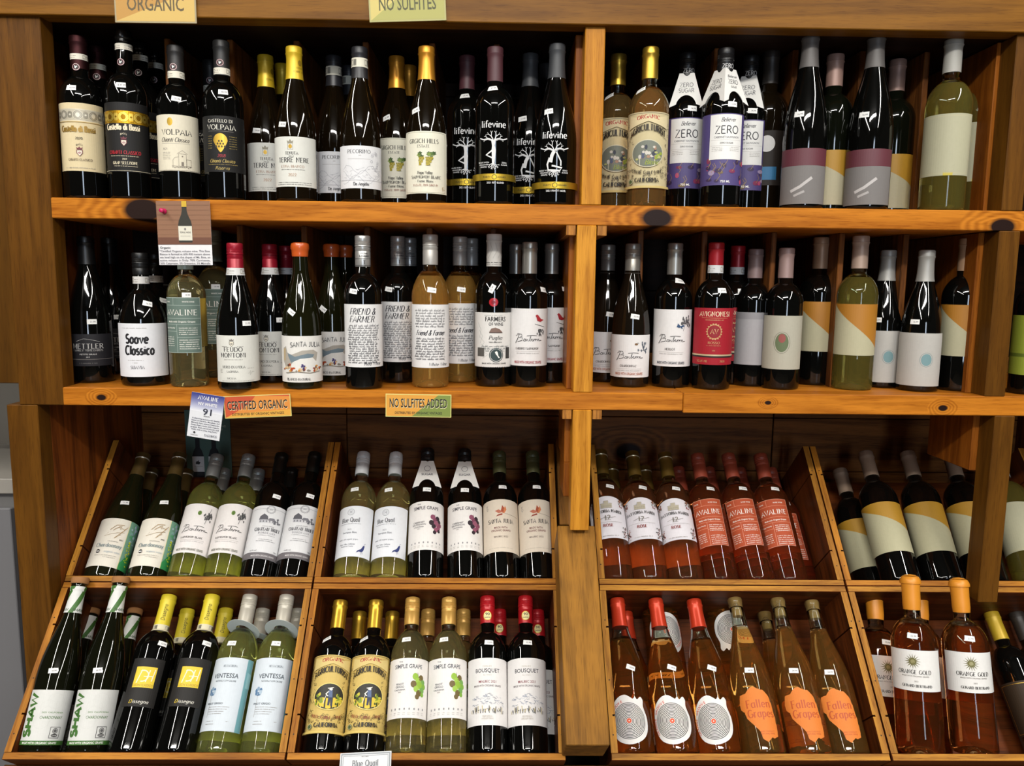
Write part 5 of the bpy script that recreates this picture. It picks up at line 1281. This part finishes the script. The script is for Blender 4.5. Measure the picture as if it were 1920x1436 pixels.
def lean(des, xt, yt, xm, ym, row, lab, grp, back=0, off=None, app=0):
    o, H, R = get(des)
    n = -(R+.004) if not back else -(3*R+.010)
    if off is not None: n = off
    P = P3+NV*n; Tp = atP(xt, yt, P, NV)
    if xm is None: D = DX.copy()
    else: D = (Tp-atP(xm, ym, P, NV)).normalized()
    sb = 0.0006 if row == 3 else S4+.0006
    t = ((Tp-P3).dot(DV)-sb)/D.dot(DV); B = Tp-D*t; k = t/H
    if not .93 < k < 1.07: NOR.append((des, xt, yt, round(k, 3)))
    k = min(1.08, max(.92, k))
    if row == 4: k = min(k, .299/(.336 if des == 'shaw' else H))
    B = B+DV*(abs(D.x)*R*1.0)
    face(o, B, D, NV, k, app)
    setup(o, des, lab, grp); return o
g1, g2, g3, g4 = 'bottles on the top shelf', 'bottles on the middle shelf', 'bottles in the upper crates', 'bottles in the bottom crates'
YBk, YBk2 = .138, .222
# --- top shelf, left of the post
up('rossi_cream', 157, 268, 70, 'dark bottle with beige label and grey coin frieze, first on top shelf', grp=g1, app=-.2)
up('rossi_cream', 191, 268, 90, 'beige-labelled dark bottle hidden behind the first bottle of the top shelf', Y=YBk, grp=g1)
up('rossi_black', 241, 268, 60, 'tallest dark bottle with black label and gold coin frieze on top shelf', grp=g1, app=-.18)
up('rossi_black', 269, 250, 82, 'dark bottle standing behind the gold-frieze bottle, cream neck seal showing', Y=YBk, grp=g1)
up('rossi_black', 297, 250, 97, 'dark bottle deepest in the first slot, seal dim beside the divider', Y=YBk2, grp=g1)
up('volpaia_cream', 336, 278, 88, 'dark bottle with cream label, gold seal and small house drawing', grp=g1, app=-.18)
up('volpaia_black', 421, 281, 79, 'dark bottle with black label and gold drop-shaped shield', grp=g1, app=-.06)
up('volpaia_black', 400, 281, 115, 'bottle mostly hidden behind the black label with gold shield, round neck seal', Y=YBk2, grp=g1)
up('terre_nere', 556, 310, 90, 'yellow-foiled bottle with white crown label, front one of the three', grp=g1, app=-.15)
up('terre_nere', 503, 310, 106, 'yellow-foiled white-labelled bottle half hidden at left behind its twin', Y=YBk, grp=g1)
up('terre_nere', 534, 310, 122, 'yellow-foiled bottle deepest in its slot, only dull foil visible', Y=YBk2, grp=g1)
up('pecorino', 677, 320, 91, 'black-foiled bottle with pale sketched-hills label, front one', grp=g1)
up('pecorino', 629, 320, 107, 'black-foiled sketched-hills bottle half hidden at left, yellow price sticker beside', Y=YBk, grp=g1)
up('pecorino', 657, 320, 126, 'black-foiled bottle deepest behind the sketched-hills pair', Y=YBk2, grp=g1)
up('grgich', 800, 310, 90, 'orange-foiled bottle with white vine-leaf and grapes label, front one', grp=g1)
up('grgich', 745, 310, 108, 'orange-foiled vine-leaf bottle half hidden at left with tilted price sticker', Y=YBk, grp=g1)
up('grgich', 768, 310, 125, 'orange-foiled bottle deepest behind the vine-leaf pair', Y=YBk2, grp=g1)
up('vine_stand', 927, 290, 91, 'black bottle printed with white standing tree figure, front one, maroon capsule', grp=g1)
up('vine_stand', 875, 290, 107, 'black standing tree figure bottle in shade behind at left, maroon capsule', Y=YBk, grp=g1)
up('vine_seat', 1041, 300, 85, 'black bottle printed with white seated tree figure next to the middle post', grp=g1)
up('vine_seat', 992, 300, 103, 'black seated tree figure bottle half hidden behind its twin', Y=YBk, grp=g1)
up('vine_seat', 1022, 300, 122, 'grey-capped bottle deepest behind the seated tree figure pair', Y=YBk2, grp=g1)
# --- top shelf, right of the post
up('agri_white', 1214, 285, 91, 'clear amber bottle with ornate cream farm label, front one, gold capsule', grp=g1)
up('agri_white', 1155, 285, 104, 'clear amber bottle with ornate label half hidden beside the middle post', Y=YBk, grp=g1)
up('zero', 1282, 290, 102, 'black bottle with white neck sleeve and purple label, smaller left one', Y=.115, grp=g1, app=.12)
up('zero_turned', 1353, 285, 93, 'black bottle with white neck sleeve and purple label, front right one', grp=g1, app=.22)
up('zero', 1399, 285, 107, 'white-sleeved purple-labelled bottle behind the front sleeve pair', Y=.135, grp=g1)
up('disc', 1437, 285, 98, 'plain dark bottle in shade left of the first maroon-topped grey label', Y=YBk, grp=g1)
up('grey_maroon', 1505, 330, 62, 'tall bottle with grey label topped maroon, left one of two', grp=g1)
up('pink_split', 1553, 330, 104, 'pink-capped bottle with orange and cream label between two grey labels', Y=.10, grp=g1)
up('grey_maroon', 1626, 330, 62, 'tall bottle with grey label topped maroon, right one of two', grp=g1)
up('pink_split', 1668, 330, 108, 'orange and cream labelled bottle hidden behind the right grey label', Y=.15, grp=g1)
up('cream_clear', 1773, 275, 72, 'white-capped bottle with large cream label near the right post', grp=g1)
up('cream_clear', 1828, 275, 86, 'white-capped cream-labelled bottle beside the right post, half behind its twin', Y=.125, grp=g1)
# --- middle shelf
M2 = dict(fl=FL2, grp=g2)
up('mettler', 172, 655, 444, 'black bottle with dark label beside the left post', yb=719, app=-.18, **M2)
up('mettler', 215, 655, 447, 'black bottle in shade behind the first bottle of the middle shelf', Y=.25, **M2)
up('soave', 271, 655, 475, 'squat black bottle with hand-lettered white label and black screw cap', yb=725, app=-.14, **M2)
up('soave', 298, 655, 477, 'squat black-capped bottle behind the hand-lettered white label', Y=.22, **M2)
up('avaline_white', 352, 610, 447, 'clear pale wine bottle with sage green label below the pinned flyer', yb=727, **M2)
up('avaline_white', 407, 610, 433, 'clear pale wine bottle with sage green label half hidden behind', Y=.20, **M2)
up('feudo', 447, 675, 457, 'dark sloping bottle with cream label and red screw cap, front one', yb=732, **M2)
up('feudo', 511, 675, 459, 'red-capped cream-labelled bottle half hidden beside the orange wax one', yb=719, **M2)
up('feudo', 541, 675, 462, 'red-capped bottle deepest behind the orange wax bottle', Y=.24, **M2)
up('santa_natural', 567, 675, 457, 'orange wax-sealed bottle with painted market label, front one', yb=731, **M2)
up('santa_natural', 625, 675, 459, 'orange wax-sealed painted label bottle half hidden at right', yb=717, **M2)
up('santa_natural', 650, 675, 461, 'orange wax-sealed bottle deepest behind the handwritten label', Y=.25, **M2)
up('friend_red', 682, 630, 443, 'dark bottle with handwritten white label and silver cap, front one', yb=731, **M2)
up('friend_red', 747, 630, 444, 'dark handwritten-label bottle with silver cap standing behind', yb=719, **M2)
up('friend_red', 769, 630, 447, 'silver-capped dark bottle deepest behind the handwritten labels', Y=.24, **M2)
up('friend_white', 807, 630, 441, 'clear amber bottle with handwritten label and silver cap, front one', yb=728, **M2)
up('friend_white', 862, 630, 445, 'clear greenish bottle with handwritten label standing behind the amber one', yb=718, **M2)
up('friend_white', 883, 630, 448, 'silver-capped clear bottle deepest behind the handwritten pair', Y=.26, **M2)
up('farmers', 925, 630, 440, 'dark bottle with white capsule, red wax seal and old map label', yb=726, **M2)
up('bont_cab', 991, 630, 455, 'dark bottle with red bird on white label, front one', yb=727, **M2)
up('bont_cab', 966, 630, 459, 'silver-capped dark bottle hidden behind the front red bird label', Y=.19, **M2)
up('bont_cab', 1032, 630, 458, 'dark bottle with red bird label behind, beside the middle post', yb=719, **M2)
up('bont_chard', 1181, 665, 458, 'sloping bottle with bee and lily label, front one, silver cap', yb=727, **M2)
up('bont_chard', 1135, 665, 460, 'sloping bee label bottle in shade partly behind the middle post', yb=717, **M2)
up('bont_merlot', 1260, 630, 457, 'dark bottle with blue dragonfly on white label, silver cap', yb=728, **M2)
up('avignonesi', 1336, 630, 456, 'dark bottle with crimson label and red foil, front one', yb=732, app=.08, **M2)
up('avignonesi', 1376, 630, 462, 'crimson-labelled bottle behind the front crimson one', Y=.17, **M2)
up('red_grey', 1409, 640, 468, 'dark bottle with narrow grey label left of the emblem label', Y=.14, **M2)
up('emblem', 1466, 640, 466, 'pink-capped bottle with cream label and oval green emblem', yb=732, **M2)
up('tan_split', 1530, 620, 446, 'orange and cream labelled bottle half behind the emblem bottle', Y=.17, **M2)
up('tan_split_clear', 1603, 620, 443, 'clear wine bottle with orange and cream label, tan cap, middle shelf', yb=733, **M2)
up('teal_dot', 1651, 680, 470, 'grey-capped bottle with white label half hidden behind the teal dot bottle', Y=.14, **M2)
up('teal_dot', 1722, 680, 470, 'sloping bottle with large white label and teal dot, front one', yb=736, **M2)
up('tan_split', 1800, 630, 448, 'orange and cream labelled bottle beside the right post', yb=735, **M2)
up('lime', 1934, 660, 470, 'bottle with lime green label right of the right post', Y=.05, **M2)
# --- upper crates
APP = {'bont_sb': -.2, 'blue_quail': -.22, 'dissegna': -.1, 'frey': -.02}
for des, xt, yt, xm, ym, lab in [
    ('frey', 270, 853, 216, 1017, 'first tilted bottle at left, cream label with green side strip'), ('frey', 338, 853, 294, 1017, 'tilted bottle with green-striped cream label, right one of the two'),
    ('bont_sb', 408, 856, 372, 993, 'clear green-wine bottle with leafy white label, left one'), ('bont_sb', 467, 856, 436, 993, 'clear green-wine bottle with leafy white label, right one'),
    ('trijet', 529, 853, 500, 1000, 'dark bottle with grey country house label, left one'), ('trijet', 591, 852, 564, 998, 'dark bottle with grey country house label, against the crate side'),
    ('blue_quail', 682, 852, 667, 1002, 'white-capped clear bottle with blue bird label, against the crate side'), ('blue_quail', 743, 853, 733, 1002, 'white-capped clear bottle with blue bird label, right one'),
    ('simple_red', 802, 846, 799, 990, 'bottle with white neck sleeve and purple grapes, left one'), ('simple_red', 871, 847, 872, 990, 'bottle with white neck sleeve and purple grapes, right one'),
    ('santa_malbec', 936, 851, 939, 990, 'olive-capped bottle with red flower on beige label, left one'), ('santa_malbec', 998, 851, 1005, 990, 'olive-capped bottle with red flower on beige label, right one'),
    ('nardi', 1125, 848, 1139, 968, 'rose wine bottle with arched white label beside the cover board'), ('nardi', 1185, 851, 1202, 970, 'rose wine bottle with arched white label, middle one of three'), ('nardi', 1246, 853, 1266, 973, 'rose wine bottle with arched white label next to the rust labels'),
    ('avaline_rose', 1307, 855, 1333, 993, 'rose wine bottle with rust-red label, left one of three'), ('avaline_rose', 1365, 855, 1397, 993, 'rose wine bottle with rust-red label, middle one of three'), ('avaline_rose', 1425, 855, 1457, 993, 'rose wine bottle with rust-red label nearest the crate side'),
    ('tan_lean', 1567, 856, 1605, 990, 'first bottle in far right upper crate, narrow orange-cream label'), ('tan_lean', 1615, 824, 1656, 972, 'tilted bottle with orange-cream label, second in the far right crate'),
    ('tan_lean', 1696, 832, 1739, 985, 'tilted bottle with orange-cream label, third in the far right crate'), ('tan_lean', 1772, 820, 1815, 968, 'tilted bottle with orange-cream label, fourth, beside the right post'),
    ('cream_clear', 1866, 850, 1908, 985, 'clear tilted bottle with cream label right of the right post')]:
    bk = 1 if xt == 1567 else 0
    lean(des, xt, yt, xm, ym, 3, lab, g3, bk, app=APP.get(des, 0))
for des, xt, yt, lab in [('frey', 285, 882, 'olive-capped bottle behind the first green-striped label'), ('frey', 351, 884, 'olive-capped bottle behind the second green-striped label'),
    ('bont_sb', 421, 883, 'grey-capped bottle behind the left leafy label'), ('bont_sb', 485, 884, 'grey-capped bottle behind the right leafy label'), ('trijet', 547, 882, 'black-capped bottle behind the left country house label'),
    ('nardi', 1146, 876, 'olive-capped bottle behind the first arched label'), ('nardi', 1208, 878, 'olive-capped bottle behind the middle arched label'), ('avaline_rose', 1271, 880, 'rust-capped bottle behind the last arched label'),
    ('avaline_rose', 1328, 881, 'rust-capped bottle behind the left rust label'), ('avaline_rose', 1386, 882, 'rust-capped bottle behind the middle rust label'), ('avaline_rose', 1444, 882, 'rust-capped bottle behind the right rust label')]:
    lean(des, xt, yt, None, None, 3, lab, g3, 1)
# --- lower crates
for des, xt, yt, xm, ym, lab in [
    ('dissegna', 318, 1118, 272, 1290, 'black-labelled bottle with yellow square, left one'), ('dissegna', 399, 1118, 357, 1290, 'black-labelled bottle with yellow square, right one'),
    ('ventessa', 470, 1116, 431, 1300, 'clear green-wine bottle with pale blue label, left one'), ('ventessa', 539, 1115, 508, 1298, 'clear green-wine bottle with pale blue label, against the crate side'),
    ('agri_red', 639, 1128, 617, 1305, 'gold-capped dark bottle with ornate farmer label, left one'), ('agri_red', 706, 1128, 690, 1305, 'gold-capped dark bottle with ornate farmer label, right one'),
    ('simple_white', 774, 1124, 766, 1290, 'clear bottle with green grapes on white label, left one'), ('simple_white', 842, 1124, 839, 1290, 'clear bottle with green grapes on white label, right one'),
    ('bousquet', 914, 1121, 914, 1298, 'red-capped dark bottle with mountain label, left one'), ('bousquet', 985, 1120, 988, 1298, 'red-capped dark bottle with mountain label, right one'),
    ('groove', 1157, 1125, 1181, 1344, 'red-capped amber bottle with record swirl label beside the cover board'), ('groove', 1229, 1126, 1262, 1347, 'red-capped amber bottle with record swirl label, middle one'), ('groove', 1301, 1127, 1339, 1345, 'red-capped amber bottle with record swirl label, right one'),
    ('fallen', 1377, 1123, 1419, 1340, 'bare-corked bottle with torn orange label, left one of three'), ('fallen', 1456, 1118, 1503, 1335, 'bare-corked bottle with torn orange label, middle one of three'), ('fallen', 1521, 1128, 1572, 1340, 'bare-corked bottle with torn orange label nearest the crate side')]:
    lean(des, xt, yt, xm, ym, 4, lab, g4, app=-.3 if xt == 470 else APP.get(des, 0))
for des, xt, yt, lab in [('shaw', 183, 1113, 'cork-topped bottle behind, between the two green lettered labels'), ('shaw', 262, 1113, 'cork-topped bottle behind the second green lettered label'),
    ('dissegna', 352, 1145, 'yellow-capped bottle behind the left yellow square'), ('dissegna', 424, 1144, 'yellow-capped bottle behind the right yellow square'),
    ('ventessa', 494, 1140, 'white-capped bottle behind the left pale blue label'), ('ventessa', 560, 1141, 'white-capped bottle behind, against the crate side'),
    ('agri_red', 675, 1150, 'gold-capped bottle behind the left farmer label'), ('agri_red', 736, 1150, 'gold-capped bottle behind the right farmer label'),
    ('simple_white', 803, 1146, 'tan-capped bottle behind the left green grapes label'), ('simple_white', 869, 1146, 'tan-capped bottle behind the right green grapes label'),
    ('bousquet', 936, 1146, 'red-capped bottle behind the left mountain label'), ('bousquet', 1007, 1147, 'red-capped bottle behind the right mountain label'),
    ('groove', 1173, 1150, 'red-capped bottle behind the first swirl label'), ('fallen', 1432, 1147, 'bare-corked bottle standing behind the torn orange labels'),
    ('yellow_neck', 1838, 1100, 'yellow-capped dark bottle behind the last orange-capped bottle'), ('disc', 1893, 1122, 'dark bottle with white disc label right of the orange-capped ones')]:
    lean(des, xt, yt, None, None, 4, lab, g4, 1)
# two bottles laid upside down in the back of the crate: only their swirl labels show
def flipped(x, y, lab):
    o, H, R = get('groove'); P = P3-NV*(3*R+.012); c = atP(x, y, P, NV); D = -DX
    B = c-D*.055; Y = -(NV-D*NV.dot(D)).normalized(); X = Y.cross(D)
    B = B
    o.matrix_world = Matrix(((X.x, Y.x, D.x, B.x), (X.y, Y.y, D.y, B.y), (X.z, Y.z, D.z, B.z), (0, 0, 0, 1))); setup(o, 'groove', lab, g4)
flipped(1243, 1195, 'upturned bottle with record swirl label behind the middle red cap'); flipped(1363, 1192, 'upturned bottle with record swirl label behind the bare corks')
# the orange-capped bottles stand more upright at the front of their crate
def stand(des, xm, ym, xt, yt, lab, deg, back=0, app=0, lo=.9):
    """bottle in a lower crate that leans less than the crate does"""
    o, H, R = get(des)
    t2 = R_(deg); DV2 = Vector((0, cos(t2), sin(t2))); NV2 = Vector((0, -sin(t2), cos(t2)))
    base = cpt(0, S4, 0)-NV*(R+.004+back)+DV*(.0006+R*sin(abs(t2-TH))*.6)
    Tp = atP(xt, yt, base, NV2); D = (Tp-atP(xm, ym, base, NV2)).normalized()
    t = (Tp-base).dot(DV2)/D.dot(DV2); B = Tp-D*t; k = t/(H+(.011 if des == 'shaw' else 0))
    NOR.append((des, xt, yt, round(k, 3))); k = min(1.1, max(lo, k))
    face(o, B, D, NV2, k, app); setup(o, des, lab, g4); return o
stand('orange_gold', 1717, 1256, 1706, 1079, 'orange-capped amber bottle with sunburst label, front middle one', 72)
stand('orange_gold', 1814, 1265, 1797, 1085, 'orange-capped amber bottle with sunburst label, rightmost one', 72, app=.3)
stand('orange_gold', 1651, 1290, 1637, 1101, 'orange-capped sunburst bottle behind at left, against the crate side', 60, .085, app=.5)
stand('orange_gold', 1733, 1290, 1722, 1101, 'orange-capped bottle hidden behind the front middle sunburst bottle', 60, .085)
stand('shaw', 91, 1339, 152, 1083, 'cork-topped bottle with green upright lettering, against left crate side', 58)
stand('shaw', 177, 1340, 228, 1082, 'cork-topped bottle with green upright lettering, second one', 58)
if NOR: print('SCALES', NOR)

# ------------------------------------------------------------------ cards, signs and papers
def card(name, corners, Yp, draw, wmm, hmm, lab, cat, m, P=None, N=None, th=.0012):
    """flat printed card whose four corners stand at these points; drawn in a wmm x hmm field"""
    pts = [atY(x, y, Yp) if P is None else atP(x, y, P, N) for x, y in corners]   # bl br tr tl
    bl, br, tr, tl = pts; U = (br-bl); V = (tl-bl); Wd, Hd = U.length, V.length
    U.normalize(); N_ = U.cross(V).normalized(); V = N_.cross(U)
    r = empty(name, bl); tag(r, lab, cat)
    Mx = Matrix(((U.x, -N_.x, V.x, 0), (U.y, -N_.y, V.y, 0), (U.z, -N_.z, V.z, 0), (0, 0, 0, 1)))
    b = abox('card', 0, Wd, 0, th, 0, Hd, m, r, .0003); b.matrix_local = Mx @ Matrix.Translation((Wd/2, th/2, Hd/2))
    q = Print(); draw(q, wmm, hmm)
    q.v = [(x*Wd*1000/wmm, y*Hd*1000/hmm, l) for x, y, l in q.v]
    q.build('lettering', b, None, 0, 0, .0001, .00004)
    b.children[0].matrix_local = Matrix.Translation((-Wd/2, -th/2, -Hd/2))
    return r
def d_cert(q, w, h):
    y = mat('dcae4a'); q.rect(1.5, 1.5, w-1.5, h-1.5, mat('c4512e')); q.poly([(1.5, 1.5), (w-1.5, 1.5), (w-1.5, h*.9), (w*.48, h-1.5), (w*.36, h*.55)], mat('d98a3a')); q.poly([(1.5, 1.5), (w-1.5, 1.5), (w-1.5, h*.32), (w*.15, h*.2)], mat('dba23e'))
    q.text('CERTIFIED ORGANIC', w/2, h*.36, h*.40, paper('e9d9a8'), wid=w*.90, w=1); q.text('CERTIFIED ORGANIC', w/2-.5, h*.38, h*.40, INK, wid=w*.90); q.text('DISTRIBUTED BY ORGANIC VINTAGES', w/2, h*.12, h*.11, INK, wid=w*.78)
def d_sulf(q, w, h):
    q.rect(1.5, 1.5, w-1.5, h-1.5, mat('d99a3a')); q.poly([(w*.40, 1.5), (w-1.5, 1.5), (w-1.5, h-1.5), (w*.80, h-1.5)], mat('7a8a3e'))
    q.text('NO SULFITES ADDED', w/2, h*.40, h*.40, paper('e9e2b8'), wid=w*.88); q.text('NO SULFITES ADDED', w/2-.5, h*.42, h*.40, INK, wid=w*.88); q.text('DISTRIBUTED BY ORGANIC VINTAGES', w/2, h*.13, h*.11, INK, wid=w*.72)
card('shelf_sign', [(422, 785), (547, 780), (546, 738), (421, 743)], -.004, d_cert, 125, 42, 'red and orange shelf sign reading certified organic', 'sign', paper('d9cc7a'))
card('shelf_sign', [(723, 781), (846, 783), (847, 740), (724, 738)], -.004, d_sulf, 124, 42, 'gold and green shelf sign reading no sulfites added', 'sign', paper('dfd884'))
def d_talk(q, w, h):
    for k in range(14):
        t = k/13; c = tuple(int(a+(b-a)*t) for a, b in zip((226, 226, 232), (52, 58, 128))); q.rect(0, h-36+k*2.57, w, h-36+(k+1)*2.57, mat('%02x%02x%02x' % c))
    q.text('AVALINE', w*.52, h-12, 7.4, WHT, 'serif', wid=w*.62, w=1.6); q.text('NV WHITE', w*.52, h-23, 6, WHT, wid=w*.58); q.text('91', w*.53, h-41, 13, mat('2a2c3c'), w=1.6, wid=17); q.text('POINTS', w*.53, h-45, 2.4, INK)
    tx = ["'A charming and smooth Spanish", 'blend of Xarel-lo, Macabeo, and', 'Malvasia from estates Catalonian', "Deep that's made with organic", 'grapes. Rich yet aromatic and', "fresh, with a crisp, long finish.'"]
    for k, t in enumerate(tx): q.text(t, w*.52, h-51-k*4.4, 2.7, mat('4a4c5c'), wid=w*.86-(k == 5)*4)
    q.ell(w*.22, h-78, 2, 2, INK); q.text('WINEDOW', w*.22, h-84, 2, GREY); q.text('TASTINGS', w*.72, h-83, 4.4, mat('6a6a72'), 'serif', wid=24)
card('shelf_talker', [(350, 817), (411, 827), (421, 737), (359, 734)], -.006, d_talk, 62, 88, 'white and blue score card reading 91 points hanging from the middle shelf', 'card', paper('dfe0e4'))
def d_fly(q, w, h):
    q.rect(0, h-84, w, h, mat('8a6248'))
    for k in range(9): q.rect(0, h-84+k*9.5, w, h-84+k*9.5+.7, mat('7a543c'))
    q.rect(0, h-84, w, h-70, mat('6a4230'))
    bx = w*.52; pr = [(0, 0), (12, 0), (12.5, 3), (12.5, 34), (11, 42), (6, 54), (4.4, 62), (4.4, 78)]
    q.poly([(bx+a, h-80+b) for a, b in pr]+[(bx-a, h-80+b) for a, b in reversed(pr[1:])], mat('2a2820')); q.rect(bx-4.6, h-11, bx+4.6, h, mat('c9a52c')); q.rect(bx-12.4, h-76, bx+12.4, h-48, paper('dcd8c8')); q.text('TERRE NERE', bx, h-62, 3.2, INK, wid=20); q.tiny(bx-9, bx+9, h-68, 1.4, GREY); q.ell(bx, h-54, 2, 2.6, GREY)
    q.text('Organic', 3, h-92, 4.4, mat('3a3a3e'), al='l', w=1.6)
    for k, t in enumerate(['"Certified Organic volcano wine. This Etna', 'Bianco is farmed at 600-900 meters above', 'sea level high on the slopes of Mt. Etna, an', 'active volcano in Sicily. 70% Carricante,', '20% Catarratto, 5% Grecanico, 5% Minnella']): q.text(t, 2, h-98.5-k*6.0, 4.0, mat('6a6a70'), al='l', wid=w*.94)
card('pinned_flyer', [(299, 497), (399, 497), (386, 375), (296, 377)], -.007, d_fly, 98, 124, 'white flyer with bottle photograph pinned to the top shelf edge', 'flyer', paper('e6e4e6'), th=.0006)
pin = empty('push_pin', atY(308, 396, -.008)); tag(pin, 'pink push pin holding the flyer on the top shelf edge', 'pin')
pm = mat('c21f58', .35)
vs, fs = lathe([(.0048, 0), (.0048, .0015), (.0024, .003), (.0022, .009), (.004, .0115), (.004, .0135), (.0005, .0138)], 20); h = mesh_obj('pin_head', vs, fs, pm, pin, smooth=True); h.rotation_euler = (R_(88), R_(14), 0)
vs, fs = lathe([(.0005, -.006), (.0006, 0)], 10); h = mesh_obj('needle', vs, fs, mat('b5b5b5', .3, 1), pin, smooth=True); h.rotation_euler = (R_(88), R_(14), 0)
def d_bq(q, w, h):
    q.frame(2, 2, w-2, h-2, 2.2, mat('8f9498')); q.frame(6, 6, w-6, h-6, .8, mat('8f9498')); q.text('Blue Quail', w/2, h-26, 11, mat('55585c'), 'serif', wid=w*.5, w=1.1); q.tiny(w*.42, w*.56, h-9, 1.8, GREY); q.rect(w*.18, h-30, w*.78, h-29.4, GREY)
Pq = P3+NV*.004
card('shelf_sign', [(634, 1470), (732, 1465), (729, 1408), (631, 1413)], 0, d_bq, 98, 56, 'small white bordered card reading Blue Quail at the bottom rail', 'sign', paper('dcdde0'), P=Pq, N=NV)
def d_poster(q, w, h):
    q.text('JULIA', w*.78, h-12, 8, mat('a5b0a0')); q.text('SUCKLING', w*.74, h-40, 5, mat('a5b0a0')); q.text('2020', w*.78, h-47, 4, mat('a5b0a0'))
    for bx in (w*.26, w*.62):
        q.poly([(bx-13, -2), (bx+13, -2), (bx+13, 62), (bx+9, 76), (bx+5, 82), (bx+5, 104), (bx-5, 104), (bx-5, 82), (bx-9, 76), (bx-13, 62)], mat('15151a')); q.rect(bx-13, 26, bx+13, 62, paper('c9c6c6')); q.poly([(bx-6, 44), (bx+2, 43), (bx+5, 48), (bx+1, 50), (bx+1, 54), (bx-1, 51), (bx-5, 50)], INK); q.tiny(bx-8, bx+10, 38, 1.8, GREY)
card('poster', [(352, 905), (436, 905), (448, 770), (366, 770)], YB-.004, d_poster, 100, 170, 'dim green poster with two bottles on the back wall behind the score card', 'poster', mat('4f6a60', .6))
def d_pc(q, w, h):
    q.rect(3, 3, w-3, h-3, mat('b5863a')); q.poly([(3, 3), (w-3, 3), (w-3, h-3)], mat('c9a85a')); q.text('ORGANIC', w/2, h*.35, h*.4, mat('5a4a2a'), wid=w*.7)
def d_pc2(q, w, h):
    q.rect(3, 3, w-3, h-3, mat('a8a45a')); q.poly([(3, 3), (w*.5, h-3), (3, h-3)], mat('c9b86a')); q.text('NO SULFITES', w/2, h*.35, h*.4, mat('4a4a2a'), wid=w*.75)
card('shelf_sign', [(216, 42), (369, 44), (369, -22), (216, -24)], -.016, d_pc, 150, 62, 'faded orange sign on the top rail at left', 'sign', paper('a89a7a'))
card('shelf_sign', [(693, 42), (837, 38), (837, -24), (693, -20)], -.016, d_pc2, 144, 60, 'yellow-green sign at the middle of the top rail', 'sign', paper('b5b07a'))
